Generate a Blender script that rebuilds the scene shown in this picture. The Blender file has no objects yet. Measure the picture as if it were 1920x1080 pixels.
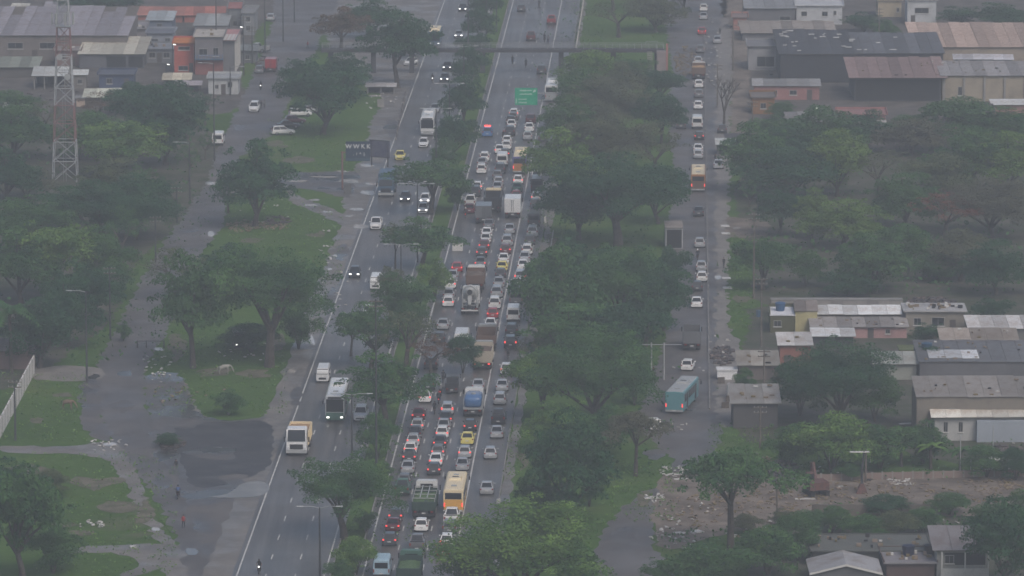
import bpy, bmesh, math, random
import numpy as np
from mathutils import Vector, Matrix, Euler
RND = random.Random(11)
NPR = np.random.RandomState(5)
rad = math.radians
SC = bpy.context.scene
COL = SC.collection

# ---------------------------------------------------------------- camera, sky, sun, exposure
CAM_H, PITCH, FOC = 150.3, rad(10.2), 10198.0        # metres, radians, focal length in 1920-wide pixels
cam_d = bpy.data.cameras.new('camera')
cam_d.sensor_width = 36.0
cam_d.lens = FOC / 1920.0 * 36.0
cam_d.clip_start = 5.0
cam_d.clip_end = 6000.0
cam = bpy.data.objects.new('camera', cam_d)
cam.location = (0, 0, CAM_H)
cam.rotation_euler = (math.pi/2 - PITCH, 0, 0)
COL.objects.link(cam)
SC.camera = cam

SUN_EL, SUN_AZ = rad(48), rad(150)        # the veiled sun stands behind the camera, a little to the right
world = bpy.data.worlds.new('World')
SC.world = world
world.use_nodes = True
wn = world.node_tree.nodes; wl = world.node_tree.links
bg = wn.get('Background') or wn.new('ShaderNodeBackground')
sky = wn.new('ShaderNodeTexSky')
sky.sky_type = 'NISHITA'; sky.sun_disc = False
sky.sun_elevation = SUN_EL; sky.sun_rotation = SUN_AZ
sky.air_density = 1.0; sky.dust_density = 3.5; sky.ozone_density = 1.0
bg.inputs['Strength'].default_value = 0.10
wl.new(sky.outputs['Color'], bg.inputs['Color'])
sun_d = bpy.data.lights.new('sun', 'SUN')
sun_d.energy = 1.1; sun_d.angle = rad(28); sun_d.color = (1.0, 0.93, 0.86)
sun = bpy.data.objects.new('sun', sun_d)
sun.rotation_euler = (math.pi/2 - SUN_EL, 0, math.pi - SUN_AZ)
sun.location = (0, 700, 400)
COL.objects.link(sun)
SC.view_settings.view_transform = 'Standard'
SC.view_settings.look = 'None'
SC.view_settings.gamma = 1.0
SC.view_settings.use_curve_mapping = False
SC.view_settings.exposure = 0.45
HAZE = 0.00041
SC.cycles.volume_bounces = 0
SC.cycles.max_bounces = 5
SC.cycles.diffuse_bounces = 2
SC.cycles.glossy_bounces = 2
SC.cycles.transparent_max_bounces = 8

# ---------------------------------------------------------------- places: from a spot of the survey picture to a point on the ground
CP, SP = math.cos(PITCH), math.sin(PITCH)
HEAD = math.atan(342.0 / (FOC*CP + 1835*SP))          # the highway's heading, a little right of straight ahead
def G(px, py, z=0.0):
    x = px - 960.0; y = 540.0 - py
    d = (x, FOC*CP + y*SP, -FOC*SP + y*CP)
    t = (z - CAM_H) / d[2]
    return Vector((d[0]*t, d[1]*t, z))
def S(py):                                            # pixels per metre at that row
    return 0.00655 * (py + 1295.0)
def W(py): return G(960, py).y
def road(u, w, z=0.0): return Vector((u + w*math.tan(HEAD), w, z))

# ---------------------------------------------------------------- helpers
def tag(o, label=None, cat=None, group=None, kind=None):
    if label: o['label'] = label
    if cat: o['category'] = cat
    if group: o['group'] = group
    if kind: o['kind'] = kind
    return o
def link(o, parent=None):
    COL.objects.link(o)
    if parent is not None: o.parent = parent
    return o
def empty(name, loc=(0, 0, 0), rz=0.0):
    o = bpy.data.objects.new(name, None)
    o.location = loc; o.rotation_euler = (0, 0, rz); o.empty_display_size = 0.5
    return link(o)
def obj(name, mesh, parent=None, loc=None, rot=None, m=None):
    o = bpy.data.objects.new(name, mesh)
    if loc is not None: o.location = loc
    if rot is not None: o.rotation_euler = rot
    if m is not None: setmat(o, m)
    return link(o, parent)
def setmat(o, m, slot=0):
    while len(o.data.materials) <= slot: o.data.materials.append(None)
    o.material_slots[slot].link = 'OBJECT'
    o.material_slots[slot].material = m

class MB:
    """collects shapes, ends up as one mesh"""
    def __init__(s): s.v = []; s.f = []; s.mi = []; s.cur = 0
    def add(s, vs, fs):
        b = len(s.v); s.v += [tuple(v) for v in vs]
        for f in fs: s.f.append([b+i for i in f]); s.mi.append(s.cur)
        return s
    def box(s, x0, x1, y0, y1, z0, z1):
        return s.add([(x0,y0,z0),(x1,y0,z0),(x1,y1,z0),(x0,y1,z0),(x0,y0,z1),(x1,y0,z1),(x1,y1,z1),(x0,y1,z1)],
                     [(0,3,2,1),(4,5,6,7),(0,1,5,4),(1,2,6,5),(2,3,7,6),(3,0,4,7)])
    def hexa(s, lo, hi):
        return s.add(list(lo)+list(hi), [(0,3,2,1),(4,5,6,7),(0,1,5,4),(1,2,6,5),(2,3,7,6),(3,0,4,7)])
    def quad(s, a, b, c, d): return s.add([a,b,c,d], [(0,1,2,3)])
    def loft(s, rings, cap=True):
        n = len(rings[0]); vs = [p for r in rings for p in r]; fs = []
        for i in range(len(rings)-1):
            for j in range(n):
                k = (j+1) % n
                fs.append((i*n+j, i*n+k, (i+1)*n+k, (i+1)*n+j))
        if cap: fs += [tuple(range(n))[::-1], tuple((len(rings)-1)*n+j for j in range(n))]
        return s.add(vs, fs)
    def tube(s, pts, rs, n=6):
        pts = [Vector(p) for p in pts]
        if not hasattr(rs, '__len__'): rs = [rs]*len(pts)
        rings = []
        for i, p in enumerate(pts):
            d = (pts[min(i+1, len(pts)-1)] - pts[max(i-1, 0)])
            if d.length < 1e-6: d = Vector((0, 0, 1))
            d.normalize()
            a = d.cross(Vector((0, 1, 0)) if abs(d.y) < .9 else Vector((1, 0, 0))).normalized()
            b = d.cross(a)
            rings.append([p + (a*math.cos(2*math.pi*k/n) + b*math.sin(2*math.pi*k/n))*rs[i] for k in range(n)])
        return s.loft(rings)
    def cyl(s, c, r, h, axis='z', n=12, r2=None):
        c = Vector(c); d = {'x': Vector((1,0,0)), 'y': Vector((0,1,0)), 'z': Vector((0,0,1))}[axis]
        return s.tube([c - d*h/2, c + d*h/2], [r, r if r2 is None else r2], n)
    def mesh(s, name, smooth=False, mats=None):
        me = bpy.data.meshes.new(name)
        me.from_pydata(s.v, [], s.f)
        if mats:
            for m in mats: me.materials.append(m)
            me.polygons.foreach_set('material_index', s.mi)
        if smooth: me.polygons.foreach_set('use_smooth', [True]*len(me.polygons))
        me.update()
        return me

# ---------------------------------------------------------------- materials
MATS = {}
HEAD_ = .033
def mat(name, col, rough=.8, col2=None, scale=1.0, spec=.3, metal=0, bump=0, bscale=8, wave=None, emit=None, rnd=0.0, detail=4, coat=0, thr=(.4, .62), wet=None, stretch=None):
    if name in MATS: return MATS[name]
    m = bpy.data.materials.new(name); m.use_nodes = True
    N = m.node_tree.nodes; L = m.node_tree.links
    p = N['Principled BSDF']
    p.inputs['Base Color'].default_value = (*col, 1)
    p.inputs['Roughness'].default_value = rough
    p.inputs['Specular IOR Level'].default_value = spec
    p.inputs['Metallic'].default_value = metal
    if coat: p.inputs['Coat Weight'].default_value = coat
    tc = N.new('ShaderNodeTexCoord')
    src = None
    if col2:
        nz = N.new('ShaderNodeTexNoise'); nz.inputs['Scale'].default_value = scale; nz.inputs['Detail'].default_value = detail
        nz.inputs['Roughness'].default_value = .65
        if stretch:
            mp = N.new('ShaderNodeMapping'); mp.inputs['Scale'].default_value = stretch; mp.inputs['Rotation'].default_value = (0, 0, HEAD_)
            L.new(tc.outputs['Object'], mp.inputs['Vector']); L.new(mp.outputs['Vector'], nz.inputs['Vector'])
        else: L.new(tc.outputs['Object'], nz.inputs['Vector'])
        r = N.new('ShaderNodeValToRGB')
        r.color_ramp.elements[0].position = thr[0]; r.color_ramp.elements[1].position = thr[1]
        r.color_ramp.elements[0].color = (*col, 1); r.color_ramp.elements[1].color = (*col2, 1)
        L.new(nz.outputs['Fac'], r.inputs['Fac']); src = r.outputs['Color']
    if wet:
        nw = N.new('ShaderNodeTexNoise'); nw.inputs['Scale'].default_value = wet[0]; nw.inputs['Detail'].default_value = 6
        L.new(tc.outputs['Object'], nw.inputs['Vector'])
        mw = N.new('ShaderNodeMapRange'); mw.inputs['From Min'].default_value = .40; mw.inputs['From Max'].default_value = .60
        mw.inputs['To Min'].default_value = wet[1]; mw.inputs['To Max'].default_value = wet[2]
        L.new(nw.outputs['Fac'], mw.inputs['Value']); L.new(mw.outputs['Result'], p.inputs['Roughness'])
    if rnd:
        oi = N.new('ShaderNodeObjectInfo')
        hv = N.new('ShaderNodeHueSaturation')
        mr = N.new('ShaderNodeMapRange'); mr.inputs['To Min'].default_value = 1-rnd; mr.inputs['To Max'].default_value = 1+rnd
        L.new(oi.outputs['Random'], mr.inputs['Value']); L.new(mr.outputs['Result'], hv.inputs['Value'])
        if src: L.new(src, hv.inputs['Color'])
        else: hv.inputs['Color'].default_value = (*col, 1)
        src = hv.outputs['Color']
    if src: L.new(src, p.inputs['Base Color'])
    if bump or wave:
        bn = N.new('ShaderNodeBump'); bn.inputs['Strength'].default_value = bump or .6; bn.inputs['Distance'].default_value = .05
        if wave:
            wv = N.new('ShaderNodeTexWave'); wv.inputs['Scale'].default_value = wave; wv.bands_direction = 'X'
            L.new(tc.outputs['Object'], wv.inputs['Vector']); L.new(wv.outputs['Fac'], bn.inputs['Height'])
        else:
            nb = N.new('ShaderNodeTexNoise'); nb.inputs['Scale'].default_value = bscale; nb.inputs['Detail'].default_value = 5
            L.new(tc.outputs['Object'], nb.inputs['Vector']); L.new(nb.outputs['Fac'], bn.inputs['Height'])
        L.new(bn.outputs['Normal'], p.inputs['Normal'])
    if emit:
        p.inputs['Emission Color'].default_value = (*emit[:3], 1); p.inputs['Emission Strength'].default_value = emit[3]
    MATS[name] = m
    return m
def leafmat(name, a, b, c):
    """leaf colours a..b vary through the crown, c is the tint some trees lean to"""
    m = bpy.data.materials.new(name); m.use_nodes = True
    N = m.node_tree.nodes; L = m.node_tree.links
    p = N['Principled BSDF']; p.inputs['Roughness'].default_value = .6; p.inputs['Specular IOR Level'].default_value = .08
    tc = N.new('ShaderNodeTexCoord'); nz = N.new('ShaderNodeTexNoise'); nz.inputs['Scale'].default_value = .38; nz.inputs['Detail'].default_value = 5
    L.new(tc.outputs['Object'], nz.inputs['Vector'])
    oi = N.new('ShaderNodeObjectInfo')
    r = N.new('ShaderNodeValToRGB'); r.color_ramp.elements[0].position = .36; r.color_ramp.elements[1].position = .66
    r.color_ramp.elements[0].color = (*a, 1); r.color_ramp.elements[1].color = (*b, 1)
    L.new(nz.outputs['Fac'], r.inputs['Fac'])
    mx = N.new('ShaderNodeMix'); mx.data_type = 'RGBA'
    mr = N.new('ShaderNodeMapRange'); mr.inputs['From Min'].default_value = .35; mr.inputs['To Max'].default_value = .85
    L.new(oi.outputs['Random'], mr.inputs['Value']); L.new(mr.outputs['Result'], mx.inputs[0])
    L.new(r.outputs['Color'], mx.inputs[6]); mx.inputs[7].default_value = (*c, 1)
    L.new(mx.outputs[2], p.inputs['Base Color'])
    tr = N.new('ShaderNodeBsdfTranslucent'); L.new(mx.outputs[2], tr.inputs['Color'])
    ms = N.new('ShaderNodeMixShader'); ms.inputs[0].default_value = .30
    L.new(p.outputs[0], ms.inputs[1]); L.new(tr.outputs[0], ms.inputs[2])
    L.new(ms.outputs[0], N['Material Output'].inputs['Surface'])
    return m

M_asph = mat('asphalt', (.070,.067,.065), .42, (.115,.109,.105), .12, bump=.12, bscale=3, spec=.5, detail=8, wet=(.06,.36,.5), stretch=(7,.25,1))
M_asph2 = mat('service_road_asphalt', (.072,.067,.066), .45, (.115,.105,.10), .09, bump=.2, bscale=1.5, detail=9, spec=.5, wet=(.12,.48,.7))
M_mud = mat('muddy_paving', (.048,.046,.049), .45, (.105,.095,.09), .10, bump=.25, bscale=1.2, detail=9, spec=.5, wet=(.10,.2,.75))
M_shoulder = mat('shoulder_paving', (.12,.113,.108), .75, (.18,.166,.152), .14, bump=.4, bscale=2, detail=9, wet=(.15,.35,.85))
M_conc = mat('concrete', (.20,.19,.18), .85, (.27,.26,.245), .7, bump=.2)
M_dirt = mat('dirt', (.10,.082,.066), .95, (.20,.165,.135), .2, bump=.5, bscale=1.5, detail=8)
M_walk = mat('sidewalk', (.15,.14,.13), .85, (.21,.195,.18), .35, bump=.3, detail=8)
M_paint = mat('road_paint', (.52,.51,.48), .7, (.36,.35,.33), 1.5)
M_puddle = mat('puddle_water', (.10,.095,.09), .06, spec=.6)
M_pudsky = mat('muddy_water_painted_sky', (.44,.41,.385), .15, (.32,.295,.275), .5, spec=.5)  # muddy puddles; the sky's reflection is put into the pale base colour
M_kerb = mat('kerb_stone', (.22,.21,.20), .85, (.14,.135,.13), .6)
M_glass = mat('vehicle_glass', (.012,.015,.018), .12, spec=.5)
M_tyre = mat('tyre_rubber', (.015,.015,.016), .8)
M_rim = mat('wheel_rim', (.35,.35,.36), .35, metal=.8)
M_black = mat('black_plastic', (.02,.02,.022), .6)
M_tail = mat('tail_lens', (.20,.012,.012), .3)
M_brake = mat('brake_light_on', (.6,.03,.03), .3, emit=(1,.08,.06,1.1))
M_head = mat('headlight_lens', (.55,.56,.58), .15)
M_headon = mat('headlight_on', (.9,.9,.9), .2, emit=(1,.97,.9,2.4))
M_plate = mat('number_plate', (.5,.5,.5), .5)
M_steel = mat('galvanised_steel', (.30,.31,.32), .5, metal=.4)
M_dsteel = mat('dark_steel', (.05,.052,.056), .6, metal=.2)
M_bark = mat('bark', (.045,.038,.032), .95, (.085,.075,.065), 2.0, bump=.6)
M_wood = mat('weathered_timber', (.09,.075,.062), .9, (.14,.12,.10), 2)
M_soil = mat('soil', (.10,.075,.058), .95, (.15,.11,.085), .6, bump=.5)
PAINT = {
 'white': mat('white_paint', (.62,.62,.61), .28, coat=.4, rnd=.1), 'silver': mat('silver_paint', (.36,.37,.38), .3, metal=.35, coat=.4, rnd=.14),
 'grey': mat('grey_paint', (.15,.155,.165), .3, metal=.3, coat=.4, rnd=.2), 'dark grey': mat('dark_grey_paint', (.05,.053,.06), .3, metal=.2, coat=.5, rnd=.2),
 'black': mat('black_paint', (.018,.019,.022), .25, coat=.5), 'red': mat('red_paint', (.28,.025,.03), .3, coat=.5, rnd=.15),
 'maroon': mat('maroon_paint', (.10,.022,.026), .3, coat=.5), 'yellow': mat('taxi_yellow_paint', (.60,.52,.15), .35, coat=.3),
 'blue': mat('blue_paint', (.06,.14,.30), .35, coat=.3), 'green': mat('green_paint', (.06,.13,.10), .4, rnd=.1),
 'dark green': mat('dark_green_paint', (.028,.055,.045), .5), 'beige': mat('beige_paint', (.40,.36,.29), .5), 'brown': mat('brown_paint', (.13,.085,.065), .55),
 'teal': mat('teal_paint', (.09,.23,.26), .35, coat=.3), 'pale blue': mat('pale_blue_paint', (.30,.42,.50), .35), 'orange': mat('orange_paint', (.36,.16,.06), .4),
 'amber': mat('amber_paint', (.60,.33,.07), .4), 'cream': mat('cream_paint', (.66,.55,.36), .4), 'purple': mat('violet_blue_paint', (.11,.10,.26), .4),
 'light grey': mat('light_grey_paint', (.30,.31,.31), .4), 'slate blue': mat('slate_blue_paint', (.05,.095,.15), .4),
}
# ================================================================ the ground
gm = MB(); gm.quad((-600,-100,0),(600,-100,0),(600,2600,0),(-600,2600,0))
def groundmat():
    m = bpy.data.materials.new('grassy_ground'); m.use_nodes = True
    N = m.node_tree.nodes; L = m.node_tree.links; p = N['Principled BSDF']
    p.inputs['Roughness'].default_value = .95; p.inputs['Specular IOR Level'].default_value = .02
    tc = N.new('ShaderNodeTexCoord')
    def noise(sc, d=6, r=.6):
        n = N.new('ShaderNodeTexNoise'); n.inputs['Scale'].default_value = sc; n.inputs['Detail'].default_value = d; n.inputs['Roughness'].default_value = r
        L.new(tc.outputs['Object'], n.inputs['Vector']); return n.outputs['Fac']
    def ramp(f, stops):
        r = N.new('ShaderNodeValToRGB'); e = r.color_ramp.elements
        while len(e) < len(stops): e.new(.5)
        for k, (q, c) in enumerate(stops): e[k].position = q; e[k].color = (*c, 1)
        L.new(f, r.inputs['Fac']); return r.outputs['Color']
    def mix(f, a, b):
        x = N.new('ShaderNodeMix'); x.data_type = 'RGBA'; L.new(f, x.inputs[0]); L.new(a, x.inputs[6]); L.new(b, x.inputs[7]); return x.outputs[2]
    g1 = ramp(noise(.05, 8), [(.35, (.034,.085,.020)), (.55, (.066,.135,.032)), (.72, (.115,.145,.045))])
    g2 = ramp(noise(.9, 5), [(.3, (.034,.066,.016)), (.7, (.082,.130,.034))])
    c1 = mix(noise(.35), g1, g2)
    dirt = ramp(noise(.6, 8), [(.3, (.10,.082,.066)), (.7, (.17,.145,.12))])
    f = ramp(noise(.028, 9, .7), [(.60, (0,0,0)), (.70, (.7,.7,.7))])
    L.new(mix(f, c1, dirt), p.inputs['Base Color'])
    b = N.new('ShaderNodeBump'); b.inputs['Strength'].default_value = .7; b.inputs['Distance'].default_value = .25
    L.new(noise(1.4, 6, .7), b.inputs['Height']); L.new(b.outputs['Normal'], p.inputs['Normal'])
    return m
tag(obj('ground', gm.mesh('ground', mats=[groundmat()])), 'rough green grass with patches of bare soil', kind='structure')

LAY = [5]
LAYERS = dict(dirt_verge=1, street=2, forecourt=3, dirt_crossing=3, dirt_track=2, dirt_path=3, footpath=3, side_lane=3, sidewalk=4, service_road=2, dirt_lot=3, dirt_driveway=5, dirt_roadside=2, dirt_yard=1, woodland_floor=0, shoulder=4, road_margin=4, dark_apron=5)
def sheet(name, pts, m, label=None, kind='structure', jit=.55, world_pts=None, seg=1.5, cat=None, group=None, lay=None):
    """a flat irregular patch of paving, mud or water lying on the ground, each a few millimetres above the last"""
    z = .004 + .004*(LAYERS.get(name, 3) if lay is None else lay)
    P = world_pts or [G(*p) for p in pts]
    # walk the outline in even steps and push each point in or out, never along it, so that it cannot cross itself
    L_ = sum((P[(i+1) % len(P)]-P[i]).length for i in range(len(P))); n = max(6, int(L_/seg)); step = L_/n
    Q = []; i = 0; acc = 0.0
    for k in range(n):
        t = k*step
        while acc + (P[(i+1) % len(P)]-P[i]).length < t: acc += (P[(i+1) % len(P)]-P[i]).length; i += 1
        e = P[(i+1) % len(P)]-P[i]; Q.append(P[i] + e*((t-acc)/max(e.length, 1e-6)))
    out = []
    for k in range(n):
        d = (Q[(k+1) % n]-Q[k-1]); d.normalize(); w = RND.uniform(-jit, jit)
        out.append((Q[k].x + d.y*w, Q[k].y - d.x*w, z))
    me = bpy.data.meshes.new(name); me.from_pydata(out, [], [list(range(len(out)))])
    me.materials.append(m); me.update()
    if me.polygons[0].normal.z < 0: me.flip_normals()
    return tag(obj(name, me), label, cat, group, kind)
def spline(pts, k=6):
    """smooth a closed outline"""
    n = len(pts); out = []
    for i in range(n):
        p0, p1, p2, p3 = [Vector(pts[(i+d) % n]) for d in (-1, 0, 1, 2)]
        for j in range(k):
            t = j/k
            out.append(tuple(.5*((2*p1) + (p2-p0)*t + (2*p0-5*p1+4*p2-p3)*t*t + (3*p1-p0-3*p2+p3)*t**3)))
    return out

# left verge: service street, forecourt mud, puddles
sheet('dirt_verge', spline([(615,0),(838,0),(784,150),(744,262),(718,335),(688,420),(652,520),(610,640),(567,760),(531,860),(495,960),(446,1100),(300,1100),(345,990),(285,860),(285,760),(300,705),(335,702),(358,735),(375,778),(430,790),(498,776),(538,712),(552,650),(585,560),(635,440),(645,385),(640,345),(672,305),(688,270),(695,230),(715,190),(690,160),(650,140),(612,70)], 3), M_shoulder, 'worn grey paving and gravel strip beside the highway')
sheet('street', spline([(528,-30),(505,60),(470,150),(440,215),(412,270),(392,330),(352,395),(318,440),(262,530),(226,600),(196,655),(180,705),(186,770),(208,830),(255,885),(300,950),(330,1010),(372,1110),(470,1110),(455,990),(430,880),(350,830),(300,800),(272,750),(276,690),(310,630),(345,560),(382,470),(418,420),(432,350),(455,290),(500,262),(540,200),(575,130),(606,60),(640,-30)], 3), M_asph2, 'grey patched street curving down the left verge')
sheet('forecourt', spline([(276,705),(330,700),(355,730),(372,775),(430,788),(500,775),(540,700),(575,650),(560,760),(500,860),(478,960),(452,1060),(400,1090),(372,1000),(330,900),(292,850),(282,790)], 3), M_mud, 'dark muddy asphalt apron between street and highway')
sheet('dirt_crossing', spline([(420,335),(520,325),(600,322),(700,318),(735,300),(712,350),(655,372),(560,352),(430,362)], 3), M_mud, 'dark muddy crossing between the two grass islands')
sheet('dirt_track', spline([(540,352),(570,372),(640,400),(650,424),(600,402),(548,380)], 3), M_shoulder, 'pale dirt track cutting across the grass island')
sheet('dirt_path', spline([(0,835),(120,838),(215,828),(240,860),(300,985),(330,1020),(290,1010),(232,905),(190,858),(60,850),(0,848)], 3), M_shoulder, 'narrow worn path through the lower grass')
sheet('footpath', spline([(100,1030),(220,1022),(320,1020),(345,1050),(230,1085),(260,1050),(200,1036),(100,1040)], 3), M_shoulder, 'faint dirt path low in the grass')
sheet('side_lane', spline([(64,690),(180,688),(186,712),(64,712)], 2), M_walk, 'short paved lane from the street to the block wall')
sheet('sidewalk', spline([(152,722),(182,700),(190,770),(212,828),(166,812),(152,770)], 3), M_mud, 'dark kerbside strip beside the street')

# right: service road with pavement
sheet('service_road', spline([(1258,-30),(1250,60),(1262,140),(1250,200),(1262,300),(1255,420),(1262,500),(1258,600),(1232,680),(1206,760),(1195,800),(1262,862),(1240,905),(1185,935),(1140,985),(1118,1030),(1120,1110),(1270,1110),(1235,1040),(1225,990),(1262,930),(1330,890),(1350,830),(1348,760),(1348,600),(1350,300),(1352,100),(1358,-30)], 3), M_asph2, 'narrow grey service road behind the tree belt')
sheet('sidewalk', spline([(1345,60),(1372,60),(1368,300),(1366,600),(1385,640),(1384,700),(1378,720),(1384,760),(1370,800),(1345,790),(1342,700),(1342,300)], 3), M_walk, 'pale cracked pavement along the service road')
sheet('dirt_lot', spline([(1235,905),(1300,880),(1400,890),(1470,905),(1560,898),(1940,893),(1940,962),(1520,965),(1450,985),(1360,1000),(1260,1030),(1225,1000)], 3), M_dirt, 'pinkish bare soil lot with scattered rubble')
sheet('dirt_driveway', spline([(1366,408),(1410,412),(1440,420),(1438,440),(1395,446),(1366,440)], 3), M_dirt, 'beige driveway branching off the pavement')
sheet('dirt_roadside', spline([(1352,0),(1395,0),(1405,80),(1400,280),(1372,300),(1368,100)], 3), M_dirt, 'brown roadside soil in front of the workshops')

M_dirt2 = mat('worn_soil', (.075,.075,.045), .95, (.14,.125,.09), .5, bump=.5, detail=9)
M_yard = mat('yard_soil', (.060,.054,.048), .95, (.115,.10,.088), .25, bump=.4, bscale=1.5, detail=9)
M_yardg = mat('overgrown_yard', (.035,.050,.022), .95, (.085,.075,.06), .22, bump=.5, bscale=1.5, detail=9)
sheet('dirt_yard', spline([(-60,-30),(500,-30),(480,60),(450,150),(470,185),(400,215),(300,178),(240,215),(120,200),(60,230),(-60,225)],3), M_yard, 'dark trodden yards among the workshops and houses')
sheet('dirt_yard', spline([(1396,-30),(1980,-30),(1980,255),(1800,262),(1640,285),(1500,272),(1400,300),(1400,100)],3), M_yard, 'dark trodden yards among the hangars')
sheet('dirt_yard', spline([(1410,600),(1440,575),(1980,568),(1980,860),(1700,850),(1600,800),(1400,830),(1388,760),(1385,680)],3), M_yardg, 'patchy yard with weeds between the small houses')
sheet('dirt_yard', spline([(1500,975),(1980,970),(1980,1120),(1430,1120),(1450,1010)],3), M_yardg, 'patchy overgrown ground around the lower houses')
sheet('woodland_floor', spline([(1418,300),(1980,275),(1980,566),(1700,560),(1440,572),(1415,500)],3), M_yardg, 'dark leaf-littered ground of the right woods')
sheet('woodland_floor', spline([(-60,215),(390,240),(350,400),(250,500),(190,620),(-60,720)],3), M_yardg, 'dark leaf-littered ground of the left woods')
# the two carriageways, in highway coordinates
W0, W1 = 560.0, 1330.0
def strip(name, u0, u1, m, label, parent=None, w0=W0, w1=W1, z=None):
    if z is None: z = .024
    mb = MB(); n = 30
    for i in range(n):
        a = w0+(w1-w0)*i/n; b = w0+(w1-w0)*(i+1)/n
        mb.quad(road(u0, a, z), road(u1, a, z), road(u1, b, z), road(u0, b, z))
    o = obj(name, mb.mesh(name, mats=[m]), parent)
    if parent is None: tag(o, label, kind='structure')
    return o
sheet('shoulder', None, M_shoulder, 'broad pale shoulder left of the highway', world_pts=[road(-58.2,W0), road(-54.5,W0), road(-54.5,W1), road(-58.2,W1)], jit=.5, seg=3)
left_cw = strip('carriageway', -54.9, -43.1, M_asph, 'left carriageway with sparse oncoming traffic')
right_cw = strip('carriageway', -39.9, -24.3, M_asph, 'right carriageway packed with queueing traffic')
ZL = .029
U_LEFT, U_RIGHT = (-54.3, -50.8, -47.25, -43.75), (-39.1, -35.55, -32.0, -28.4)
for us, cw in ((U_LEFT, left_cw), (U_RIGHT, right_cw)):
    for u in (us[0], us[3]):
        strip('edge_line', u-.09, u+.09, M_paint, None, cw, z=ZL)
dash = MB().quad((-.075,-1.45,0),(.075,-1.45,0),(.075,1.45,0),(-.075,1.45,0)).mesh('lane_dash', mats=[M_paint])
for us, cw in ((U_LEFT, left_cw), (U_RIGHT, right_cw)):
    for u in us[1:3]:
        w = 596.0 if cw is left_cw else 601.0
        while w < 1230:
            obj('lane_dash', dash, cw, road(u, w, ZL), (0, 0, -HEAD)); w += 10.7
def kerb(u, w0, w1, label):
    mb = MB(); n = 60
    for i in range(n):
        a = w0+(w1-w0)*i/n; b = w0+(w1-w0)*(i+1)/n-.06
        p = [road(u-.09,a), road(u+.09,a), road(u+.09,b), road(u-.09,b)]
        mb.hexa([(q.x,q.y,.0) for q in p], [(q.x,q.y,.26) for q in p])
    tag(obj('kerb', mb.mesh('kerb', mats=[M_kerb])), label, kind='structure')
kerb(-43.0, W0, W1, 'weathered kerb on the left edge of the median')
kerb(-40.0, W0, W1, 'weathered kerb on the right edge of the median')
kerb(-24.2, W0, 1180, 'kerb along the outer edge of the queueing carriageway')
kerb(3.0, 740, 1150, 'kerb between the service road and its pavement')
# concrete margin beside the outer lane
sheet('road_margin', None, M_shoulder, 'light concrete margin outside the queueing carriageway', world_pts=[road(-24.0,W0), road(-22.9,W0), road(-22.7,900), road(-23.0,1200), road(-24.0,1200)], jit=.3, seg=3)

# worn patches, ruts and stains in the grass and on the paving
sheet('dark_apron', spline([(330,800),(430,792),(500,790),(512,830),(498,880),(430,905),(370,915),(345,880)],3), mat('dark_asphalt', (.036,.037,.041), .6, (.06,.06,.062), .3, bump=.2, detail=8), 'dark patch of older asphalt on the apron', jit=.3)
LAYK = [0]
PATCH = [((180,905,60,16),0),((215,950,50,12),0),((120,985,50,10),0),((270,960,22,30),0),((160,1000,40,8),0),((60,880,60,10),0),((330,650,20,30),0),((400,700,50,10),0),((480,700,40,12),0),((520,640,20,25),0),((120,740,30,8),0),((70,790,22,8),0),
 ((560,300,40,8),0),((520,270,30,8),0),((600,440,30,8),0),((470,450,40,8),0),((1390,560,18,10),0),((1385,470,16,8),0),((1400,850,30,10),0),((1210,940,20,20),0),((980,860,16,24),0),((1035,450,14,14),0),
 ((400,850,70,22),1),((350,790,40,14),1),((440,900,40,12),1),((300,900,26,20),1),((240,700,24,14),1),((230,760,30,16),1),((350,430,24,12),1),((450,240,20,10),1),((640,470,16,20),1),((620,560,16,30),1),((560,740,14,26),1),((1290,760,30,14),1),((1230,850,24,14),1),((1170,1000,30,18),1),((1300,500,16,20),1),((730,240,14,20),1)]
for (x, y, a, b), dk in PATCH:
    pts = [(x+a*RND.uniform(.35,1.1)*math.cos(t*.7854), y+b*RND.uniform(.35,1.1)*math.sin(t*.7854)) for t in range(8)]
    sheet('mud_patch' if dk else 'dirt_patch', spline(pts,3), M_mud if dk else M_dirt2, 'dark wet patch on the paving' if dk else 'bare soil patch worn into the grass', jit=.4, seg=1.5, lay=6+LAYK[0] % 3); LAYK[0] += 1
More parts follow.
